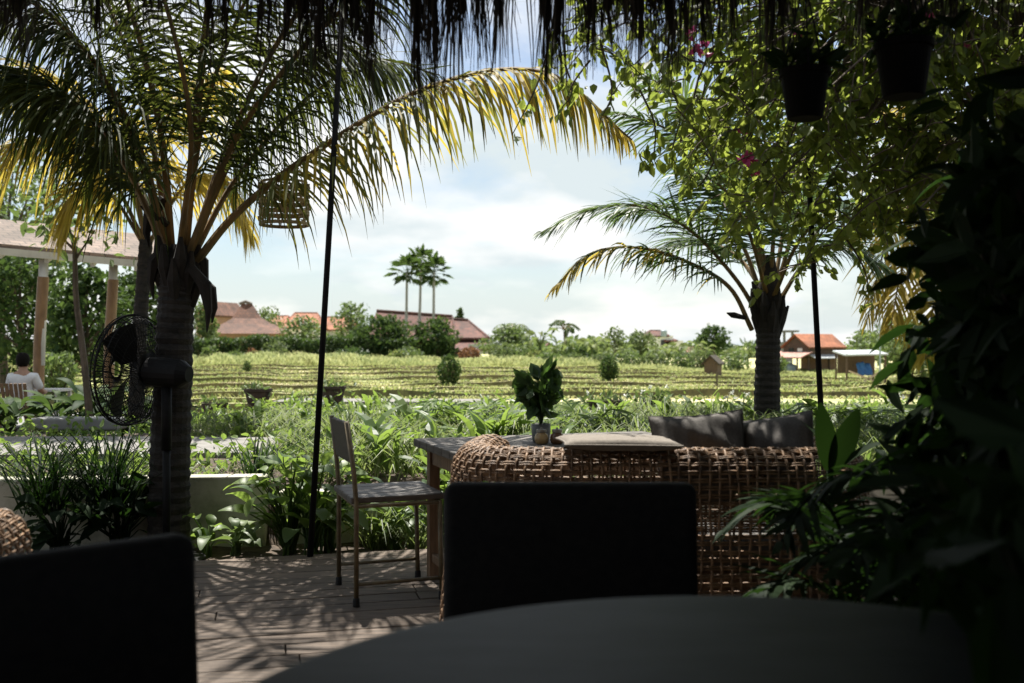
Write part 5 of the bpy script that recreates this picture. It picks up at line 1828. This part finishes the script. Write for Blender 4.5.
mb = MB(); mb.box((P(485, 345, d).x, d - 4.0, .9), (2.2, .1, .7)); mb.build('metal_screen', M['zinc'], lh)
# distant block with water tank
wb = thing('white_building', 'distant white building with a grey water tank on its red roof', 'building', (P(664, 345, 95).x, 95, .8))
mb = MB(); mb.box((P(660, 345, 95).x, 95, 1.0), (2.0, 3, 2.1)); mb.box((P(672, 345, 95).x, 95, .8), (1.6, 3, 1.6)); mb.build('wall', M['white_wall'], wb)
mb = MB(); hip_roof(mb, P(655, 345, 95).x, 95, 2.05, 2.55, 2.2, 3.2, 1.0); hip_roof(mb, P(668, 345, 95).x, 94.8, 1.6, 1.8, 1.2, 3.2, .5); mb.build('roof', M['tile_red'], wb, uv=True)
mb = MB(); mb.lathe([(.28, 0), (.3, .05), (.3, .55), (.2, .65), (.08, .68)], (P(663, 345, 94).x, 93.5, 1.95), 14); mb.build('water_tank', M['tank'], wb)
mb = MB(); mb.box((P(661, 345, 95).x, 93.47, 1.4), (.5, .05, .5)); mb.build('window', M['window'], wb)
gable_house('far pale house with white walls right of the airy bamboo-like tree', 690, 110, 30, 352, 347, M['tile_brown'], M['white_wall'], 4, 0, windows=2)
# little thatched field hut
d = 46; s = d / F
fh = thing('field_hut', 'small thatched field hut with a gable front beyond the rice terraces', 'hut', (P(713, 345, d).x, d, gz(9, d)))
cx = P(713, 345, d).x; g = gz(9, d)
ze = CAMZ + (345 - 366) * s + .12; zr = CAMZ + (345 - 355) * s
mb = MB()
rot = Matrix.Rotation(R(-25), 3, 'Z')
A, B = .42, .6
q = [rot @ Vector((sx * A, sy * B, z)) + Vector((cx, d, 0)) for sx, sy, z in ((-1, -1, ze), (0, -1, zr), (1, -1, ze), (-1, 1, ze), (0, 1, zr), (1, 1, ze))]
lo = [a - Vector((0, 0, .07)) for a in q]
mb.add(q + lo, [(0, 1, 4, 3), (1, 2, 5, 4), (6, 9, 10, 7), (7, 10, 11, 8), (0, 6, 7, 1), (1, 7, 8, 2), (3, 4, 10, 9), (4, 5, 11, 10), (0, 3, 9, 6), (2, 8, 11, 5)])
mb.build('roof', M['thatch'], fh)
mb = MB(); mb.box((cx, d, (ze + g) / 2), (.6, .9, ze - g + .1), rot)
q = [rot @ Vector(v) + Vector((cx, d, 0)) for v in ((-.33, -.46, ze - .02), (.33, -.46, ze - .02), (0, -.46, zr - .06), (-.33, -.40, ze - .02), (.33, -.40, ze - .02), (0, -.40, zr - .06))]
mb.add(q, [(0, 1, 2), (5, 4, 3), (0, 3, 4, 1)])
mb.build('wall', M['timber'], fh)
# timber house with orange roof
d = 58; s = d / F
g = gz(17, d)
th = thing('timber_house', 'two-storey timber house with bright orange tile roof right of the second palm', 'house', (P(818, 345, d).x, d, g))
cx = P(816, 345, d).x
rot = Matrix.Rotation(R(-32), 3, 'Z'); c = Vector((cx, d, 0))
ze = CAMZ + (345 - 347) * s; zr = CAMZ + (345 - 334) * s
A, B = 1.15, 1.7
mb = MB()
rr2 = Matrix.Rotation(R(58), 3, 'Z')     # ridge towards the right and away, gable towards the viewer's left
q = [Vector((B * sy, A * sx, z)) for sx, sy, z in ((1, -1, ze), (0, -1, zr), (-1, -1, ze), (1, .75, ze), (0, .75, zr), (-1, .75, ze))]
r3 = Matrix.Rotation(R(28), 3, 'Z')
q = [r3 @ a + c for a in q]; lo = [a - Vector((0, 0, .09)) for a in q]
mb.add(q + lo, [(0, 1, 4, 3), (1, 2, 5, 4), (6, 9, 10, 7), (7, 10, 11, 8), (0, 6, 7, 1), (1, 7, 8, 2), (3, 4, 10, 9), (4, 5, 11, 10), (0, 3, 9, 6), (2, 8, 11, 5)])
mb.build('roof', M['tile_orange'], th, uv=True)
mb = MB()
a, b = A * .86, B * .92
q = [Vector(v) for v in ((-b, a, g + .9), (-b, -a, g + .9), (-b, -a, ze), (-b, 0, zr - .15), (-b, a, ze), (b * .8, a, g + .9), (b * .8, -a, g + .9), (b * .8, -a, ze), (b * .8, 0, zr - .15), (b * .8, a, ze))]
q = [r3 @ v + c for v in q]
mb.add(q, [(0, 4, 3, 2, 1), (5, 6, 7, 8, 9), (0, 1, 6, 5), (1, 2, 7, 6), (4, 0, 5, 9)])
mb.build('wall', M['timber'], th)
for v in ((-b - .02, -.35, ze - .28), (-b - .02, .35, ze - .28)):
    mb = MB(); mb.box(r3 @ Vector(v) + c, (.05, .36, .42), r3); mb.build('window', M['white_paint'] if v[1] < 0 else M['window'], th)
mb = MB()
q = [r3 @ Vector(v) + c for v in ((-b - .9, a + .3, g + .95), (-b - .9, -a - .3, g + .95), (-b, -a - .3, g + 1.28), (-b, a + .3, g + 1.28))]
mb.slab(q, .06); mb.build('awning', M['rust_sheet'], th)
mb = MB()
q = [r3 @ Vector(v) + c for v in ((-b, -a - .55, g + .92), (b * .8, -a - .55, g + .92), (b * .8, -a, g + 1.12), (-b, -a, g + 1.12))]
mb.slab(q, .05); mb.build('side_awning', M['zinc'], th)
for sx, sy in ((-1, 1), (-1, -1), (.8, 1), (.8, -1), (0, -1)):
    p = r3 @ Vector((b * sx, a * sy, 0)) + c
    mb = MB(); mb.tube([(p.x, p.y, g - .05), (p.x, p.y, g + .95)], .07, 8); mb.build('post', M['timber'], th)
for yy in (-1, 1):
    p = r3 @ Vector((-b - .85, a * yy, 0)) + c
    mb = MB(); mb.tube([(p.x, p.y, g - .05), (p.x, p.y, g + .95)], .05, 8); mb.build('post', M['timber'], th)
mb = MB(); mb.box(r3 @ Vector((.2, 0, g + .45)) + c, (1.6, 1.2, .9), r3); mb.build('ground_floor_wall', M['brick'], th)
pt = r3 @ Vector((-b - .35, .05, g)) + c
mb = MB(); mb.lathe([(.30, 0), (.34, .1), (.36, .38), (.30, .5), (.12, .56)], pt, 16)
tag(mb.build('water_barrel', M['tank'], smooth=True), 'squat pale grey water barrel under the rusty awning of the timber house', 'barrel')
# concrete frame behind
d = 66; s = d / F; g = gz(19, d)
cb = thing('concrete_building', 'unfinished grey concrete building with open rooftop frame beside the second palm trunk', 'building', (P(781, 345, d).x, d, g))
mb = MB(); mb.box((P(777, 345, d).x, d, (CAMZ + (345 - 342) * s + g) / 2), (1.5, 2, CAMZ + (345 - 342) * s - g)); mb.build('wall', M['conc'], cb)
for px in (772, 781, 789):
    mb = MB(); mb.box((P(px, 345, d).x, d - .8, CAMZ + .1 * s + .45), (.14, .14, 1.0)); mb.build('column', M['conc'], cb)
mb = MB(); mb.box((P(781, 345, d).x, d - .4, CAMZ + (345 - 331.5) * s), (1.6, 2, .12)); mb.build('roof_slab', M['conc'], cb)
# shelter with tarp
d = 34; s = d / F; g = gz(12, d)
sh = thing('field_shelter', 'open field shelter with a pale sheet-metal roof and board back wall', 'shelter', (P(862, 345, d).x, d, g))
cx = P(861, 345, d).x
mb = MB(); mb.slab([(cx - .75, d - .6, .86), (cx + .72, d - .6, .89), (cx + .72, d + .7, 1.02), (cx - .75, d + .7, .99)], .05); mb.build('roof', M['zinc'], sh)
for sx in (-.66, .64):
    for sy in (-.5, .6):
        mb = MB(); mb.tube([(cx + sx, d + sy, g - .05), (cx + sx, d + sy, .88)], .035, 8); mb.build('post', M['timber'], sh)
mb = MB(); mb.box((cx, d + .5, .55), (1.28, .05, .7)); mb.build('back_wall', M['timber'], sh)
mb = MB(); mb.bar((cx - .6, d - .52, g + .5), (cx + .5, d - .52, .05 + g), .05); mb.bar((cx + .55, d - .52, g + .52), (cx - .3, d - .52, .02 + g), .05); mb.build('brace', M['pale_wood'], sh)
tp = MB()
vs, fs = [], []
for i in range(9):
    for j in range(7):
        vs.append((cx - .22 + .5 * i / 8 + .02 * math.sin(j), d - .35 + .05 * math.sin(i * 1.7 + j) + .03 * j, g + .35 + .45 * j / 6 * (1 - .3 * abs(i / 8 - .4)) + .02 * math.sin(i * 2.1)))
for i in range(8):
    for j in range(6):
        a = i * 7 + j
        fs.append((a, a + 7, a + 8, a + 1))
tp.add(vs, fs)
o = tag(tp.build('tarpaulin', M['tarp'], smooth=True), 'crumpled blue tarpaulin hanging inside the open field shelter', 'tarpaulin')
sm = o.modifiers.new('thickness', 'SOLIDIFY'); sm.thickness = .015
mb = MB(); mb.tube([P(880, 394, 33), P(880, 340, 33), P(879, 300, 33)], .03, 8)
tag(mb.build('pole', M['tank']), 'slim pale bluish pole at the corner of the field shelter', 'pole')

# ------------------------------------------------------------------ pavilion at the left
pv = thing('pavilion', 'open pavilion with pinkish tile roof, cream fascia and bamboo-wrapped white columns', 'pavilion', (-6.2, 14, .05))
e1, e2 = P(-60, 250, 13.0), P(157, 264, 14.3)
e1.z = 2.58; e2.z = 2.42
up_ = Vector((-.42, 1.75, .50))
nr = (e2 - e1).normalized()
mb = MB()
far = e1 - nr * 2.5
tt = Vector((0, 0, .1))
q = [far, e2, e2 + up_, far + up_]
mb.add([a for a in q] + [a - tt for a in q], [(0, 1, 2, 3), (7, 6, 5, 4), (0, 4, 5, 1), (1, 5, 6, 2), (2, 6, 7, 3), (3, 7, 4, 0)])
mb.build('roof', M['tile_pav'], pv, uv=True)
mb = MB(); mb.bar(far + Vector((.02, -.04, -.115)), e2 + Vector((.02, -.04, -.10)), .04, .095); mb.bar(e2 + Vector((.03, 0, -.1)), e2 + up_ + Vector((.03, 0, -.12)), .04, .13)
mb.build('fascia', M['cream_paint'], pv)
mb = MB()
for k in range(9):
    a = far + (e2 - far) * ((k + .5) / 9) - Vector((0, 0, .16))
    mb.bar(a, a + up_, .05, .09)
mb.build('rafter', M['white_paint'], pv)
for (px, d, bot) in ((40, 13.75, 400), (110, 14.3, 396), (-40, 13.3, 402)):
    x = P(px, 345, d).x
    col = MB(); col.tube([(x + .05, d, 2.36), (x, d, .9)], .062, 14)
    co = col.build('column', M['white_paint'], pv, smooth=True)
    bb = MB(); bb.tube([(x + .045, d, 2.12), (x - .01, d, 1.2), (x - .03, d, .0)], .074, 14); bb.build('bamboo_wrap', M['bamboo'], co, world=True)
mb = MB(); mb.bar(e1 - nr * 2.4 + Vector((0, .4, -.05)), e2 + Vector((-.1, .4, -.05)), .06, .06); mb.bar(e2 + Vector((-.2, .3, -.22)), e2 + up_ * .9 + Vector((-.2, .3, -.75)), .06, .08)
mb.build('beam', M['white_paint'], pv)
mb = MB(); mb.box((-8.3, 15.5, .0), (6.5, 4.4, .12), Matrix.Rotation(R(18), 3, 'Z')); mb.build('floor_slab', M['conc'], pv)
# low plants in front of the pavilion
for (px, d, n, h, L, w, lab) in ((60, 11.6, 60, .55, .3, .12, 'dark bush at the foot of the nearer pavilion column'), (95, 11.4, 60, .6, .3, .12, 'dark bush at the base of the slim sapling'), (10, 11.8, 50, .45, .3, .12, 'dark bush below the seated person'), (125, 11.2, 60, .55, .28, .12, 'dark bush behind the lower half of the fan cage'), (150, 11.5, 40, .6, .3, .12, 'dark bush behind the palm trunk by the path')):
    x = P(px, 345, d).x
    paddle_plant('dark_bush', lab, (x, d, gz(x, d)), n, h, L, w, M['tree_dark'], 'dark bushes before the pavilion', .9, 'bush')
bush('shrub', 'bright green shrub behind the seated person, between the columns', 58, 19, 352, 40, 'tree_mid', 500, .14)
mb = MB(); x = P(75, 345, 9.8).x
mb.box((x, 9.9, .40), (.85, .3, .12)); tag(mb.build('stone_block', M['conc'], bevel=.02), 'low grey stone block beside the garden path, under the sapling', 'block')

# ---- person seated at the pavilion, seen from behind
d = 13.0; x = P(22, 345, d).x; fz = .06
pr = thing('person', 'person in a white shirt seated with back turned at the pavilion table', 'person', (x, d, fz))


def skin_mesh(name, verts, edges, radii, m, parent, sub=2):
    me = bpy.data.meshes.new(name)
    me.from_pydata(verts, edges, [])
    me.materials.append(m)
    o = bpy.data.objects.new(name, me); COL.objects.link(o)
    o.parent = parent
    sk = o.modifiers.new('skin', 'SKIN')
    sk.use_smooth_shade = True
    lay = me.skin_vertices[0].data
    for i, r in enumerate(radii):
        lay[i].radius = r if hasattr(r, '__len__') else (r, r)
    lay[0].use_root = True
    sb = o.modifiers.new('smooth', 'SUBSURF'); sb.levels = sub; sb.render_levels = sub
    return o


bv = [(0, 0, .36), (0, .02, .52), (0, .03, .68), (0, .02, .80), (0, .03, .88), (0, .04, .98), (0, .05, 1.06),
      (.17, .03, .78), (.24, .10, .56), (.20, .30, .55), (.15, .38, .56), (-.17, .03, .78), (-.24, .10, .56), (-.20, .30, .55), (-.15, .38, .56),
      (.10, .05, .35), (.13, .42, .37), (.13, .44, .06), (.13, .54, .03), (-.10, .05, .35), (-.13, .42, .37), (-.13, .44, .06), (-.13, .54, .03),
      (0, .135, .985), (.075, .05, .99), (-.075, .05, .99)]
be = [(0, 1), (1, 2), (2, 3), (3, 4), (4, 5), (5, 6), (3, 7), (7, 8), (8, 9), (9, 10), (3, 11), (11, 12), (12, 13), (13, 14), (0, 15), (15, 16), (16, 17), (17, 18), (0, 19), (19, 20), (20, 21), (21, 22), (5, 23), (5, 24), (5, 25)]
brr = [(.15, .11), (.14, .10), (.15, .10), (.13, .085), .05, (.075, .085), (.065, .07), .055, .045, .036, .03, .055, .045, .036, .03, .075, .06, .045, .035, .075, .06, .045, .035, .014, .012, .012]
skin_mesh('body', bv, be, brr, M['skin'], pr)
skin_mesh('shirt', [(0, 0, .37), (0, .02, .52), (0, .03, .68), (0, .02, .79), (0, .028, .855), (.17, .03, .78), (.235, .09, .585), (-.17, .03, .78), (-.235, .09, .585)],
          [(0, 1), (1, 2), (2, 3), (3, 4), (3, 5), (5, 6), (3, 7), (7, 8)], [(.175, .13), (.165, .12), (.175, .125), (.165, .115), .085, .075, .06, .07, .06], M['shirt'], pr)
skin_mesh('trousers', [(0, .02, .36), (.10, .05, .355), (.13, .42, .375), (.13, .44, .12), (-.10, .05, .355), (-.13, .42, .375), (-.13, .44, .12)],
          [(0, 1), (1, 2), (2, 3), (0, 4), (4, 5), (5, 6)], [(.165, .12), .09, .075, .06, .09, .075, .06], M['trousers'], pr)
mb = MB()
mb.lathe([(.06, -.10), (.085, -.06), (.094, 0), (.085, .06), (.055, .095), (.01, .108)], (0, .025, 1.03), 16); mb.build('hair', M['hair'], pr, world=False, smooth=True)
for sx in (-.03, .03):
    mb = MB(); mb.lathe([(.004, -.008), (.009, 0), (.004, .008)], (sx, .118, 1.005), 8); mb.build('eye', M['window'], pr, world=False)
mb = MB(); mb.box((0, .122, .95), (.05, .008, .009)); mb.build('mouth', M['red_leaf'], pr, world=False)
pr.scale = (.9, .9, .9)
wc = thing('wooden_chair', 'pale slatted wooden chair holding the person in the white shirt', 'chair', (x + .02, d - .1, fz))
mb = MB()
for k in range(7):
    u = (k - 3) * .062
    mb.bar((u, -.16, .32), (u * 1.05, -.26, .70), .045, .014)
mb.build('backrest', M['table_leg'], wc, world=False)
mb = MB(); mb.box((0, .08, .245), (.50, .46, .035)); mb.build('seat', M['table_leg'], wc, world=False)
for sx in (-.22, .22):
    for sy in (-.13, .28):
        mb = MB(); mb.bar((sx, sy, 0), (sx, sy, .23), .04); mb.build('leg', M['table_leg'], wc, world=False)
wc.scale = (.9, .9, .9)
ct = thing('pavilion_table', 'low white-topped table in front of the seated person', 'table', (x - .35, d + .75, fz))
mb = MB(); mb.box((0, 0, .50), (1.2, .5, .03)); mb.build('tabletop', M['white_paint'], ct, world=False)
for sx in (-.55, .55):
    for sy in (-.2, .2):
        mb = MB(); mb.bar((sx, sy, 0), (sx, sy, .485), .04); mb.build('leg', M['white_paint'], ct, world=False)
